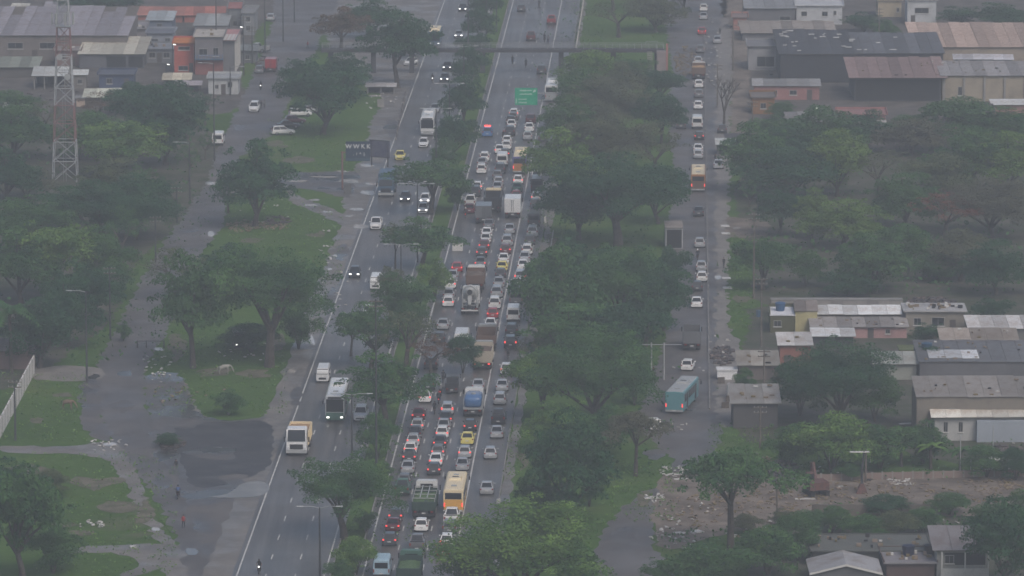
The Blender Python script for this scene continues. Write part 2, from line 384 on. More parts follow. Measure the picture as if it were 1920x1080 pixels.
# puddles
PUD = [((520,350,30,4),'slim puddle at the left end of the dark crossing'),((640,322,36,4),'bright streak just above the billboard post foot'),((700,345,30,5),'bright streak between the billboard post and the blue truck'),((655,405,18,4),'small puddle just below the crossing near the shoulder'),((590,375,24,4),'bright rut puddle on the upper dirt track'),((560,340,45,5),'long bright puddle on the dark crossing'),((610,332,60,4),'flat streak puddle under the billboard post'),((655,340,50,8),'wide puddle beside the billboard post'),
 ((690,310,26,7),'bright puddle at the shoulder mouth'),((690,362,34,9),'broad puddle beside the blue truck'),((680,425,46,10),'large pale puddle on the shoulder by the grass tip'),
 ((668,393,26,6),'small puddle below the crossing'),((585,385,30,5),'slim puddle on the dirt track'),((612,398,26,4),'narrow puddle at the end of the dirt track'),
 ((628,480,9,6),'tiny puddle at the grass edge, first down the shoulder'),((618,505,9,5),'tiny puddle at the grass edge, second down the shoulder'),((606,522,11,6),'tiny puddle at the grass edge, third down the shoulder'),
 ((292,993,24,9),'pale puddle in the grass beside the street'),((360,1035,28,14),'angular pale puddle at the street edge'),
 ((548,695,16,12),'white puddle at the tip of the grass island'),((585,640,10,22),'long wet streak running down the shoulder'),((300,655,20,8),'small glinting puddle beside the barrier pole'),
 ((250,1026,10,4),'small pale puddle on the low path'),((400,345,26,8),'pale patch coloured like a wet glint on the left street'),((395,440,14,14),'wet streak in the left street'),
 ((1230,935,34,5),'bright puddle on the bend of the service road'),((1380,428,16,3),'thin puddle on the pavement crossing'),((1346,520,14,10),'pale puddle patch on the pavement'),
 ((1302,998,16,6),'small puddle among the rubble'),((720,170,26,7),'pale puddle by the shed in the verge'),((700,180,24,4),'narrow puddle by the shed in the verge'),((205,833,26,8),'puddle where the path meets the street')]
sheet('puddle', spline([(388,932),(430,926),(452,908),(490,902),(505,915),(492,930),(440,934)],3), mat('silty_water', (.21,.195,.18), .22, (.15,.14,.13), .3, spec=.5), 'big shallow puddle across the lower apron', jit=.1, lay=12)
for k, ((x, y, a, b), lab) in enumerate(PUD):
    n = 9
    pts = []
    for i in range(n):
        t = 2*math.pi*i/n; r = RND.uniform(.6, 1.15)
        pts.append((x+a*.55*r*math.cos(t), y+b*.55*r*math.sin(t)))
    o = sheet('puddle', spline(pts, 3), M_puddle if k in (18, 22, 25) else M_pudsky, lab, 'structure', jit=.05, seg=3, lay=9+k % 3)
# ================================================================ trees
LEAF = {
 'dark': leafmat('dark_leaves', (.014,.060,.028), (.050,.130,.050), (.030,.085,.040)),
 'mid': leafmat('mid_green_leaves', (.020,.075,.028), (.095,.195,.058), (.055,.125,.042)),
 'light': leafmat('light_green_leaves', (.045,.115,.030), (.17,.28,.065), (.12,.19,.05)),
 'rust': leafmat('rusty_leaves', (.07,.065,.04), (.17,.10,.06), (.22,.085,.06)),
 'olive': leafmat('olive_leaves', (.050,.080,.040), (.13,.155,.07), (.12,.12,.085)),
}
def leaves(centres, nper, size, rs):
    """many small leaf faces round each clump centre; returns vertex and face arrays"""
    V = []
    for (c, r) in centres:
        n = int(nper * (r[0]*r[1]+r[0]*r[2])*.5)
        d = rs.normal(size=(n, 3)); d /= np.linalg.norm(d, axis=1)[:, None]
        d[:, 2] = np.where(d[:, 2] < -.35, -d[:, 2], d[:, 2])
        rr = rs.uniform(.62, 1.08, size=(n, 1))
        p = np.array(c) + d*rr*np.array(r)
        nrm = d*.7 + rs.normal(size=(n, 3))*.55 + np.array([0, 0, .35]); nrm /= np.linalg.norm(nrm, axis=1)[:, None]
        t = np.cross(nrm, rs.normal(size=(n, 3))); t /= np.linalg.norm(t, axis=1)[:, None]
        b = np.cross(nrm, t)
        s = size*rs.uniform(.55, 1.25, size=(n, 1))
        V.append(np.stack([p - t*s, p + b*s*.6, p + t*s, p - b*s*.6], axis=1))
    return np.concatenate(V).reshape(-1, 3)
def leafmesh(name, V, m):
    nf = len(V)//4
    me = bpy.data.meshes.new(name)
    me.vertices.add(nf*4); me.vertices.foreach_set('co', V.astype(np.float32).ravel())
    me.loops.add(nf*4); me.loops.foreach_set('vertex_index', np.arange(nf*4, dtype=np.int32))
    me.polygons.add(nf); me.polygons.foreach_set('loop_start', np.arange(0, nf*4, 4, dtype=np.int32))
    me.materials.append(m); me.update(); me.validate()
    return me
# every kind is modelled 10 m tall with a crown about 10 m wide, then scaled
def model_tree(kind, seed, fine=False):
    rs = np.random.RandomState(seed); rr = random.Random(seed)
    C = []
    if kind == 'broad':      zc, a, c, n, cr = 5.6, 4.3, 3.5, 48, (.8, 1.45)
    elif kind == 'round':    zc, a, c, n, cr = 4.8, 4.1, 4.4, 56, (.9, 1.65)
    elif kind == 'umbrella': zc, a, c, n, cr = 6.6, 4.7, 2.2, 30, (.9, 1.5)
    elif kind == 'sparse':   zc, a, c, n, cr = 6.0, 4.2, 3.2, 24, (.6, 1.1)
    elif kind == 'bush':     zc, a, c, n, cr = 3.8, 3.9, 4.9, 26, (1.2, 2.0)
    lobes = [(rr.uniform(-.1,.1), rr.uniform(-.1,.1), rr.uniform(.0,.12), .86)]
    for i in range(4):
        t = i*1.571 + rr.uniform(-.5,.5); lobes.append((.52*math.cos(t), .52*math.sin(t), rr.uniform(-.36,.10), rr.uniform(.52,.72)))
    for i in range(n):
        z = rr.uniform(-.45, 1) if kind != 'umbrella' else rr.uniform(-.2, 1)
        t = i*2.39996 + rr.uniform(-.5, .5)
        q = math.sqrt(max(0, 1-z*z)); f = rr.uniform(.62, 1.0)
        lob = 1 + .16*math.sin(2*t+seed*1.7) + .20*math.sin(3*t+seed) + rr.uniform(-.12, .12)
        r = rr.uniform(*cr)
        if kind in ('broad', 'round') or (kind == 'bush' and seed % 2):
            lx_, ly_, lz_, ls = lobes[i % len(lobes)]; r *= .92
            C.append(((a*(lx_+q*f*lob*ls*math.cos(t)), a*(ly_+q*f*lob*ls*math.sin(t)), zc + c*(lz_+z*f*ls*1.05)), (r*1.1, r*1.1, r*.75)))
        else: C.append(((a*q*f*lob*math.cos(t), a*q*f*lob*math.sin(t), zc + c*z*f), (r*1.15, r*1.15, r*.8)))
    if kind in ('round', 'bush', 'broad'):
        for i in range(5): C.append(((rr.uniform(-1.5,1.5), rr.uniform(-1.5,1.5), zc+rr.uniform(-.6,.8)), (1.5,1.5,1.1)))
    for i in range(10):       # stray twigs make an uneven outline
        t = rr.uniform(0, 6.28); z = rr.uniform(-.2, .9); q = math.sqrt(1-z*z)*1.12
        C.append(((a*q*math.cos(t), a*q*math.sin(t), zc+c*z*1.08), (.55,.55,.4)))
    V = leaves(C, (130 if kind != 'sparse' else 80)*(2.4 if fine else 1), (.18 if kind != 'sparse' else .16)*(.58 if fine else 1), rs)
    T = MB()
    if kind == 'bush':
        for i in range(5):
            t = i*1.26; T.tube([(0,0,-.2), (.5*math.cos(t),.5*math.sin(t),1.8), (1.4*math.cos(t),1.4*math.sin(t),4.0)], [.16,.1,.05], 5)
    else:
        fork = zc - c*rr.uniform(.75, .95); fork = max(1.4, fork)
        lx, ly = rr.uniform(-.5,.5), rr.uniform(-.4,.4)
        T.tube([(0,0,-.3),(lx*.3,ly*.3,fork*.5),(lx,ly,fork)], [.40,.30,.26], 8)
        for i in range(6):
            cc = C[i*4][0]; q = rr.uniform(.3,.5)
            m1 = (lx+(cc[0]-lx)*q, ly+(cc[1]-ly)*q, fork+(cc[2]-fork)*.55)
            T.tube([(lx,ly,fork-.15), m1, (cc[0]*.92, cc[1]*.92, cc[2])], [.19,.12,.05], 5)
            T.tube([m1, (m1[0]*1.3+rr.uniform(-.8,.8), m1[1]*1.3+rr.uniform(-.8,.8), m1[2]+1.4)], [.09,.03], 4)
    return V, T.mesh('trunk', mats=[M_bark])
KINDS = {}
for kind, ns in (('broad', 5), ('round', 5), ('umbrella', 2), ('sparse', 2), ('bush', 2)):
    KINDS[kind] = []
    for s in range(ns):
        V, T = model_tree(kind, 31+s*7+len(kind))
        KINDS[kind].append((leafmesh('crown', V, LEAF['mid']), T))
for kind in ('broad', 'round'):
    KINDS[kind+'_fine'] = []
    for s_ in (3, 8):
        V, T = model_tree(kind, s_, True); KINDS[kind+'_fine'].append((leafmesh('crown', V, LEAF['mid']), T))
def model_bare(seed):
    rr = random.Random(seed); T = MB()
    def br(p, d, l, r, k):
        q = p + d*l; T.tube([p, q], [r, r*.65], 5 if k else 7)
        if k >= 4: return
        for i in range(3):
            dd = (d + Vector((rr.uniform(-.75,.75), rr.uniform(-.75,.75), rr.uniform(-.05,.45)))).normalized()
            br(q, dd, l*rr.uniform(.62,.85), r*.6, k+1)
    br(Vector((0,0,-.2)), Vector((.05,0,1)), 3.0, .26, 0)
    return T.mesh('trunk', mats=[M_bark])
BARE = model_bare(3)
def model_palm(seed):
    rr = random.Random(seed); T = MB(); F = MB()
    T.tube([(0,0,-.2),(.15,0,3),(.1,.1,6.4)], [.22,.17,.15], 7)
    for i in range(17):
        t = i*2.4; el = rr.uniform(-.3, 1.1); L_ = rr.uniform(2.6, 3.4); pts = []
        for k in range(7):
            s = k/6; pts.append(Vector((.1+math.cos(t)*L_*s*math.cos(el*(1-s*.4)), .1+math.sin(t)*L_*s*math.cos(el*(1-s*.4)), 6.4+math.sin(el)*L_*s*1.0-1.9*s*s)))
        side = Vector((-math.sin(t), math.cos(t), 0))
        for k in range(6):
            for sg in (-1, 1):
                for h in (0, .5):
                    b = pts[k].lerp(pts[k+1], h); w = .75*(1-.5*k/6)
                    F.add([b, b+(pts[k+1]-pts[k])*.5, b+side*sg*w+Vector((0,0,-.35))], [(0,1,2)])
    return F.mesh('crown', mats=[LEAF['light']]), T.mesh('trunk', mats=[M_bark])
PALM = model_palm(4)
def model_banana(seed):
    rr = random.Random(seed); T = MB(); F = MB()
    T.tube([(0,0,-.1),(.05,0,2.4)], [.2,.12], 6)
    for i in range(9):
        t = i*2.4; el = rr.uniform(.5, 1.2); L_ = rr.uniform(2, 2.8); side = Vector((-math.sin(t), math.cos(t), 0)); prev = None
        for k in range(6):
            s = k/5; c = Vector((math.cos(t)*L_*s*math.cos(el), math.sin(t)*L_*s*math.cos(el), 2.2+math.sin(el)*L_*s*1.1-1.7*s*s)); w = .38*math.sin(math.pi*(.15+.8*s))
            cur = (c+side*w+Vector((0,0,-.1)), c, c-side*w+Vector((0,0,-.1)))
            if prev: F.quad(prev[0],prev[1],cur[1],cur[0]); F.quad(prev[1],prev[2],cur[2],cur[1])
            prev = cur
    return F.mesh('crown', mats=[LEAF['light']]), T.mesh('trunk', mats=[M_bark])
BANANA = model_banana(9)

TREES = []          # (object, px, py of crown centre, descriptive words)
WORDS = {'broad':'spreading', 'round':'dense rounded', 'umbrella':'flat-topped', 'sparse':'open', 'bush':'low bushy'}
TONE = {'dark':'dark green','mid':'mid green','light':'light green','rust':'rust-brown','olive':'dull olive'}
def tree(bx, by, w, h, kind='broad', tone='mid', name=None, label=None, rz=None):
    """bx, by: foot of the trunk; w, h: crown width and full height as they measure in the survey picture"""
    s = S(by); Wm, Hm = w*1.12/s, h/(s*.985)
    p = G(bx, by)
    rz = RND.uniform(0, 6.28) if rz is None else rz
    if kind == 'bare':
        o = empty('bare_tree', p, rz); t = obj('trunk', BARE, o); k = Hm/10.5; o.scale = (Wm/10, Wm/10, k)
    elif kind in ('palm', 'banana'):
        me = PALM if kind == 'palm' else BANANA; o = empty(kind+('_tree' if kind == 'palm' else '_plant'), p, rz)
        obj('crown', me[0], o, m=LEAF[tone]); obj('trunk', me[1], o); k = Hm/(8 if kind == 'palm' else 4.2); o.scale = (k, k, k)
    else:
        cm, tm = RND.choice(KINDS[kind+'_fine'] if w > 180 and kind+'_fine' in KINDS else KINDS[kind])
        o = empty(name or ('bush' if kind == 'bush' else 'tree'), p, rz)
        obj('crown', cm, o, m=LEAF[tone]); obj('trunk', tm, o)
        k_ = RND.uniform(.9, 1.12); o.scale = (Wm/10.2*k_, Wm/10.2/k_, Hm/9.3)
        if kind == 'bush': o.scale = (Wm/10.0, Wm/10.0, Hm/9.0)
    o['category'] = 'bush' if kind == 'bush' else ('palm' if kind == 'palm' else 'tree' if kind != 'banana' else 'plant')
    if label: o['label'] = label
    TREES.append([o, bx, by-h*.6, kind, tone, w, h, p, label])
    return o
# --- median of the highway
MED = [
 (650,1012,215,160,'broad','mid','broad tree with dark green crown and forked leaning trunk nearest on the median'),
 (728,800,172,140,'broad','mid','round-headed median tree between the green and white bus and the motorcycles'),
 (765,700,150,122,'sparse','olive',None),(700,690,140,118,'broad','mid',None),(812,705,95,75,'sparse','rust',None),(662,668,80,85,'sparse','mid',None),
 (760,610,140,112,'bush','mid',None),(735,560,60,70,'bush','olive',None),(820,560,80,85,'bush','light',None),(795,505,150,95,'broad','mid',None),(745,505,60,90,'sparse','olive',None),
 (812,402,150,112,'broad','mid',None),(862,395,60,70,'bush','mid',None),(770,640,90,90,'bush','mid',None),
 (858,300,92,95,'round','dark',None),(838,330,60,70,'bush','mid',None),(872,235,85,95,'round','dark',None),(885,170,75,85,'bush','dark',None),(893,128,75,72,'round','dark',None),
 (905,80,70,65,'bush','dark',None),(915,40,60,60,'round','dark',None),(925,8,60,50,'bush','dark',None),(712,860,85,85,'bush','mid',None),(700,930,90,70,'bush','light',None),
 (725,770,60,60,'bush','mid',None),(672,1078,90,70,'bush','light',None),(690,1000,55,50,'bush','mid',None),(640,1095,70,50,'bush','mid',None),(722,905,40,40,'bush','mid',None)]
for t in MED: tree(t[0]-4, t[1], t[2]*(.90 if t[6] is None else .95), t[3], t[4], t[5], label=t[6])
# --- left verge
LEFT = [
 (505,688,250,232,'broad','mid','big spreading tree over the grass island, beside a lit headlight'),(362,690,170,215,'broad','mid','leaning tree with open crown hanging over the left street'),
 (430,560,130,105,'broad','dark',None),(330,560,120,95,'sparse','olive',None),(560,655,90,95,'bush','mid',None),
 (478,425,146,158,'round','dark','dark round tree at the street corner above the rubbish heap'),(428,400,60,80,'sparse','mid',None),
 (605,252,155,148,'round','dark','big dark rounded tree shading the parked cars'),(650,190,110,90,'round','dark',None),(745,165,140,145,'broad','dark','dark tree in front of the far left end of the footbridge'),
 (640,95,100,80,'broad','rust','rust-brown tree behind the footbridge'),(690,70,110,70,'round','dark',None),(770,110,80,80,'bush','dark',None),(560,180,80,80,'bush','dark',None),
 (428,778,75,52,'bush','mid','low bush alone on the grass island'),(470,660,110,52,'bush','dark','dark thicket under the big spreading tree'),
 (45,1100,175,230,'broad','mid','massive leafy tree filling the lower left corner'),(100,1075,110,110,'bush','mid',None),(20,960,120,110,'bush','dark',None),(90,930,60,50,'bush','olive',None),
 (22,700,110,150,'palm','mid','tall palm beside the block wall'),(75,690,120,130,'round','dark',None),(130,650,110,130,'round','dark',None),(170,610,110,130,'broad','dark',None),
 (110,560,180,150,'broad','light','wide bright green tree in the left woods'),(40,570,140,140,'round','mid',None),(205,560,90,120,'bush','mid',None),(232,500,80,110,'sparse','mid',None),
 (30,480,160,110,'round','mid',None),(195,465,165,125,'broad','dark',None),(255,450,120,120,'bush','dark',None),(262,430,90,115,'sparse','mid',None),
 (230,330,150,115,'round','light',None),(180,300,110,90,'bush','mid',None),(310,310,150,150,'round','dark',None),(270,250,110,100,'round','dark',None),(350,260,90,100,'sparse','dark',None),
 (30,300,140,100,'round','mid',None),(50,372,90,60,'bush','olive',None),(15,380,110,100,'round','dark',None),(115,432,140,82,'bush','dark',None),(222,392,120,95,'broad','olive',None),(308,378,60,50,'bush','dark',None),
 (20,240,100,70,'bush','mid',None),(85,250,70,60,'sparse','olive',None),(190,235,90,60,'sparse','rust',None),(245,215,70,60,'bush','dark',None),(385,300,36,50,'sparse','mid',None),(355,340,50,70,'sparse','mid',None),
 (232,640,30,40,'bush','mid',None),(150,300,60,70,'sparse','rust',None),(385,235,60,60,'sparse','dark',None),(200,30,110,45,'round','dark',None),(160,20,90,40,'round','dark',None),(315,838,52,30,'bush','dark','low dark bush at the edge of the apron')]
for t in LEFT:
    wd = t[6] is None and t[0] < 300 and t[4] in ('broad', 'round', 'bush')
    tree(t[0], t[1], t[2]*(1.2 if wd else 1), t[3], 'round' if wd and t[4] == 'broad' else t[4], t[5], label=t[6])
# --- the belt between the jam and the service road
BELT = [
 (985,1135,300,200,'round','light','huge leafy crown in front, hiding the end of the jam'),(880,1110,120,110,'bush','mid',None),(1090,1100,90,80,'bush','mid',None),
 (1062,985,160,205,'round','dark','tall dark tree drooping over the belt near the bend'),(1010,975,90,100,'bush','dark',None),(1105,950,60,80,'bush','mid',None),
 (1192,893,112,118,'umbrella','olive','small standalone tree on the grass wedge by the bend'),
 (1130,860,130,110,'bush','mid',None),(1050,850,140,110,'bush','light',None),(1020,790,130,150,'round','light','yellow-green tree at the roadside next to the outer lane'),(1120,800,200,170,'round','mid',None),(1190,760,90,120,'bush','mid',None),
 (1000,720,80,90,'sparse','olive',None),(1080,720,150,140,'broad','mid',None),(1160,700,140,140,'broad','dark',None),(1210,650,90,120,'round','dark',None),
 (1060,660,150,180,'broad','mid',None),(1160,640,190,180,'broad','mid','wide tree spreading over the middle of the belt'),(1245,620,110,140,'round','dark',None),(1010,610,80,110,'bush','mid',None),(1260,540,80,90,'bush','dark',None),
 (1090,560,150,90,'bush','mid',None),(1190,560,140,110,'bush','mid',None),(1010,545,60,60,'bush','mid',None),
 (1160,465,250,175,'broad','dark','dark tree with several visible trunks above a grass gap'),(1085,450,130,120,'broad','dark',None),(1235,420,110,120,'round','dark',None),(1068,470,40,45,'bush','dark',None),
 (1055,380,115,125,'broad','light',None),(1130,340,160,125,'round','olive',None),(1225,340,110,110,'sparse','olive',None),(1062,300,95,105,'round','mid',None),(1092,245,110,100,'broad','mid',None),(1150,260,160,110,'broad','olive',None),(1240,270,90,110,'round','dark',None),
 (1085,190,80,60,'bush','mid',None),(1110,175,120,80,'bush','light',None),(1170,195,110,78,'broad','olive',None),(1240,190,88,66,'round','dark',None),(1185,145,100,40,'bush','mid',None),(1125,120,90,40,'bush','light',None),
 (1160,70,110,75,'sparse','olive',None),(1230,60,110,70,'broad','olive',None),(1150,20,90,60,'sparse','olive',None),(1215,15,110,60,'sparse','rust',None),(1280,20,80,60,'broad','olive',None),(1100,600,140,150,'broad','dark',None)]
for t in BELT:
    k = 1.16 if t[6] is None and t[1] > 200 and t[4] in ('broad', 'round') and 1030 < t[0] < 1230 else 1
    tree(t[0], t[1], t[2]*k, t[3]*(k*.5+.5), 'round' if t[6] is None and t[4] == 'broad' else t[4], t[5], label=t[6])
# --- right side
RIGHT = [
 (1370,1040,190,195,'umbrella','mid','spreading tree with dark forked limbs beside the rubble lot'),(1357,245,110,125,'bare','mid','bare leafless tree at the kerb of the service road'),
 (1570,800,215,165,'round','dark','large dark tree standing in front of the brick shack'),(1500,780,110,110,'bush','dark',None),(1640,790,100,100,'bush','mid',None),
 (1560,885,160,110,'bush','light',None),(1480,880,90,100,'bush','mid',None),(1650,880,140,100,'bush','mid',None),(1730,870,110,90,'bush','mid',None),
 (1690,875,60,70,'banana','light','banana plant in the middle of the scrub behind the lot'),(1745,880,60,75,'banana','light','banana plant right of the tall scrub, below the gabled house'),(1800,885,60,70,'banana','mid','banana plant beside the dome-shaped tarp'),(1850,895,90,60,'bush','mid',None),(1905,900,70,60,'bush','dark',None),
 (1885,1105,150,165,'round','dark','dark tree hugging the porch house in the lower right corner'),(1915,1020,90,100,'bush','mid',None),(1850,985,70,45,'bush','mid',None),(1330,1100,170,95,'bush','mid',None),(1245,1100,90,60,'bush','mid',None),(1440,1080,120,95,'bush','mid',None),(1495,1050,90,90,'bush','mid',None),(1470,990,60,40,'bush','olive',None),(1520,985,60,34,'bush','mid',None),(1660,965,90,36,'bush','dark',None),(1780,965,80,40,'bush','mid',None),(1400,1000,60,36,'bush','olive',None),(1590,900,50,30,'bush','mid',None),
 (1620,1020,80,55,'bush','mid',None),(1680,1010,90,50,'bush','olive',None),(1560,1000,80,50,'bush','mid',None),(1730,1000,70,50,'bush','mid',None),
 (1835,118,92,38,'round','dark','round tree poking out over the peach coloured roof'),(1522,448,78,90,'round','light','pointed light green tree in the right woods'),
 (1440,270,80,60,'bush','mid',None),(1460,310,110,80,'round','dark',None),(1530,310,120,85,'broad','mid',None),(1620,300,120,75,'bush','dark',None),(1700,300,110,70,'round','olive',None),(1790,290,120,70,'bush','mid',None),(1870,290,120,80,'broad','mid',None),
 (1425,370,100,90,'round','mid',None),(1480,390,120,90,'bush','dark',None),(1570,370,120,90,'broad','light',None),(1650,370,130,90,'sparse','olive',None),(1740,365,130,90,'bush','olive',None),(1830,370,130,90,'round','mid',None),(1910,370,100,90,'round','light',None),
 (1440,450,90,100,'round','dark',None),(1590,460,120,100,'round','light',None),(1680,450,130,95,'broad','mid',None),(1770,450,130,90,'sparse','rust',None),(1860,450,130,90,'round','olive',None),
 (1450,530,90,90,'round','mid',None),(1500,545,60,60,'bush','mid',None),(1640,550,150,110,'round','mid','mid green tree right behind the stained concrete wall'),(1590,548,90,70,'bush','dark',None),(1750,540,90,70,'bush','mid',None),(1820,545,120,90,'bush','olive',None),(1890,550,120,90,'round','dark',None),(1705,520,80,80,'bush','mid',None),
 (1860,610,90,60,'bush','dark',None),(1870,50,90,45,'round','dark',None),(1800,48,90,40,'bush','dark',None),(1905,60,80,40,'bush','dark',None),(1620,60,90,40,'bush','dark',None),(1660,75,60,40,'bush','mid',None),(1405,400,50,60,'sparse','mid',None),(1465,225,60,40,'bush','mid',None),(1700,262,80,45,'bush','mid',None),(1745,700,60,60,'bush','dark',None),(1740,650,70,50,'bush','dark',None),(1395,740,40,50,'bush','mid',None)]
for t in RIGHT:
    wd = t[6] is None and 280 < t[1] < 560 and t[4] in ('broad', 'round', 'bush')
    if wd: t = (t[0]+RND.uniform(-22,22), t[1]+RND.uniform(-20,16), t[2]*RND.uniform(.75,1.25), t[3]*RND.uniform(.75,1.25), *t[4:])
    tree(t[0], t[1], t[2]*(1.3 if wd else 1), t[3]*(1.12 if wd else 1), 'round' if wd and t[4] == 'broad' else t[4], t[5], label=t[6])

# undergrowth: rank weeds and low scrub over the wild ground
def scrub(name, zones, n, size, m, label):
    rs = np.random.RandomState(len(name)+n); P = []
    for (x0, y0, x1, y1, k) in zones:
        for i in range(int(n*k)):
            p = G(rs.uniform(x0, x1), rs.uniform(y0, y1)); h = rs.uniform(.12, .5)*size
            P.append(((p.x, p.y, h*.4), (h*1.5, h*1.5, h)))
    V = leaves(P, 16/size**2, .16*size**.5, rs); o = obj(name, leafmesh(name, V, m)); return tag(o, label, kind='stuff')
scrub('undergrowth', [(0,230,400,700,1),(1400,240,1920,560,1.3),(1000,0,1260,200,.5),(980,200,1250,900,1),(1440,840,1920,900,.6),(1240,1000,1500,1080,.4),(1520,960,1920,1010,.5)], 420, 2.6, LEAF['mid'], 'rank undergrowth filling the ground between the trees')
scrub('thicket', [(1415,290,1920,560,2.6),(0,230,380,420,1.2),(0,420,250,690,1),(1000,200,1250,900,.8)], 130, 6.0, LEAF['mid'], 'chest-high thicket joining the trees of the woods')
scrub('weeds', [(500,225,670,325,.5),(430,385,640,540,1),(290,600,540,780,1),(0,700,160,830,.5),(60,850,330,1080,1),(1365,440,1415,620,.4),(1330,800,1450,870,.4),(1010,400,1070,560,.4),(1130,870,1270,980,.6),(640,700,780,1080,.5),(950,800,1010,900,.3),(1065,0,1130,120,.4)], 700, 1.0, LEAF['light'], 'scattered tufts of weeds in the mown grass')
# ================================================================ vehicles; origin on the ground under the middle, front towards +Y
def wheel_mesh(r, w):
    m = MB(); m.cyl((0,0,0), r, w, 'x', 14); m.cur = 1; m.cyl((0,0,0), r*.6, w+.02, 'x', 10); return m.mesh('wheel', mats=[M_tyre, M_rim])
WH = {'s': wheel_mesh(.31, .2), 'm': wheel_mesh(.36, .24), 'l': wheel_mesh(.5, .3), 'd': wheel_mesh(.5, .55)}
def lamp_mesh(w, h, d=.06):
    me = MB().box(-w/2, w/2, -d/2, d/2, -h/2, h/2).mesh('lamp'); me.materials.append(None); return me
def prof(L_, w, zs, hw=.0):
    """closed cross-section of the lower body: zs = (sill, waist height)"""
    z0, z1 = zs; a = w/2
    return [(-a*.80, z0), (-a*.97, z0+.10), (-a, z0+(z1-z0)*.5), (-a*.965, z1-.10), (-a*.86, z1), (0, z1+.025), (a*.86, z1), (a*.965, z1-.10), (a, z0+(z1-z0)*.5), (a*.97, z0+.10), (a*.80, z0)]
PROTO = {}
def part(p, name, mesh, loc=(0,0,0), m=None, role=None, rot=None):
    o = obj(name, mesh, p, loc, rot, m)
    if role: o['role'] = role
    return o
def car_proto(kind):
    P = dict(hatch=(3.95,1.70,1.49), sedan=(4.4,1.74,1.45), suv=(4.5,1.84,1.70), pickup=(5.1,1.84,1.76), wagon=(4.3,1.72,1.56))[kind]
    L_, w, H = P; h = L_/2; belt = H*.60
    # lower body: stations along the length (y, width factor, top height)
    st = {'hatch': [(-h,.86,.62),(-h+.05,.95,.80),(-h+.25,1,belt),(h-1.25,1,belt),(h-.75,.98,belt-.10),(h-.2,.92,belt-.22),(h,.80,.55)],
          'sedan': [(-h,.86,.66),(-h+.05,.94,.86),(-h+.2,.97,belt+.03),(-h+.75,1,belt+.05),(h-1.35,1,belt),(h-.8,.98,belt-.08),(h-.2,.92,belt-.2),(h,.80,.52)],
          'suv': [(-h,.88,.75),(-h+.04,.97,.95),(-h+.2,1,belt),(h-1.3,1,belt),(h-.8,.99,belt-.05),(h-.18,.94,belt-.16),(h,.84,.66)],
          'wagon': [(-h,.88,.70),(-h+.05,.96,.88),(-h+.2,1,belt),(h-1.2,1,belt),(h-.7,.98,belt-.08),(h-.2,.92,belt-.2),(h,.82,.58)],
          'pickup': [(-h,.93,.80),(-h+.03,.97,1.02),(h-1.35,1,1.05),(h-.7,.99,1.02),(h-.18,.95,.92),(h,.86,.70)]}[kind]
    B = MB(); rings = []
    for (y, f, zt) in st: rings.append([(x*f, y, z) for x, z in prof(L_, w, (.24, zt))])
    B.loft(rings)
    # greenhouse: base and roof rectangles
    cab = {'hatch': (-h+.10, h-1.22, -h+.42, h-2.0), 'sedan': (-h+.62, h-1.30, -h+1.25, h-2.1), 'suv': (-h+.06, h-1.25, -h+.28, h-1.95),
           'wagon': (-h+.06, h-1.15, -h+.30, h-1.9), 'pickup': (-.75, h-1.30, -.45, h-2.0)}[kind]
    zb = (1.0 if kind == 'pickup' else belt)-.03
    yb0, yb1, yt0, yt1 = cab; a, b = w/2*.90, w/2*.70
    lo = [(-a,yb0,zb),(a,yb0,zb),(a,yb1,zb),(-a,yb1,zb)]; md = [(-b,yt0,H-.06),(b,yt0,H-.06),(b,yt1,H-.06),(-b,yt1,H-.06)]
    c = .82; hi = [(-b*c,yt0+.12,H),(b*c,yt0+.12,H),(b*c,yt1-.12,H),(-b*c,yt1-.12,H)]
    B.loft([lo, md, hi])
    root = empty('car')
    if kind == 'pickup':     # open bed
        B2 = MB(); y0, y1 = -h+.06, -.86; aw = w/2-.10
        B2.box(-aw, aw, y0, y1, 1.052, 1.06)
        part(root, 'bed_liner', B2.mesh('bed_liner', mats=[M_black]))
        B.box(-w/2*.97, -aw, y0-.02, y1, .9, 1.26); B.box(aw, w/2*.97, y0-.02, y1, .9, 1.26); B.box(-w/2*.97, w/2*.97, y0-.06, y0, .6, 1.26)
    me = B.mesh('body', smooth=False); me.materials.append(None)
    part(root, 'body', me, m=PAINT['silver'], role='paint')
    def face(p0, p1, p2, p3, mx, mz0, mz1, off):
        p0, p1, p2, p3 = map(Vector, (p0, p1, p2, p3))
        def bl(u, v): return p0.lerp(p1, u).lerp(p3.lerp(p2, u), v)
        n = (p1-p0).cross(p3-p0).normalized()*off
        return [bl(mx, mz0)+n, bl(1-mx, mz0)+n, bl(1-mx, mz1)+n, bl(mx, mz1)+n]
    for nm, f in (('rear_window', face(lo[0],lo[1],md[1],md[0],.08,.12,.95,.012)), ('windshield', face(lo[2],lo[3],md[3],md[2],.06,.06,.96,.012))):
        g = MB(); g.add(f, [(0,1,2,3)]); part(root, nm, g.mesh(nm, mats=[M_glass]))
    for q in ((lo[1],lo[2],md[2],md[1]), (lo[3],lo[0],md[0],md[3])):
        g = MB(); f = face(*q, .06, .14, .92, .012)
        p0, p1, p2, p3 = f
        for u0, u1 in ((0,.47),(.51,1)):
            g.add([p0.lerp(p1,u0), p0.lerp(p1,u1), p3.lerp(p2,u1), p3.lerp(p2,u0)], [(0,1,2,3)])
        part(root, 'side_window', g.mesh('side_window', mats=[M_glass]))
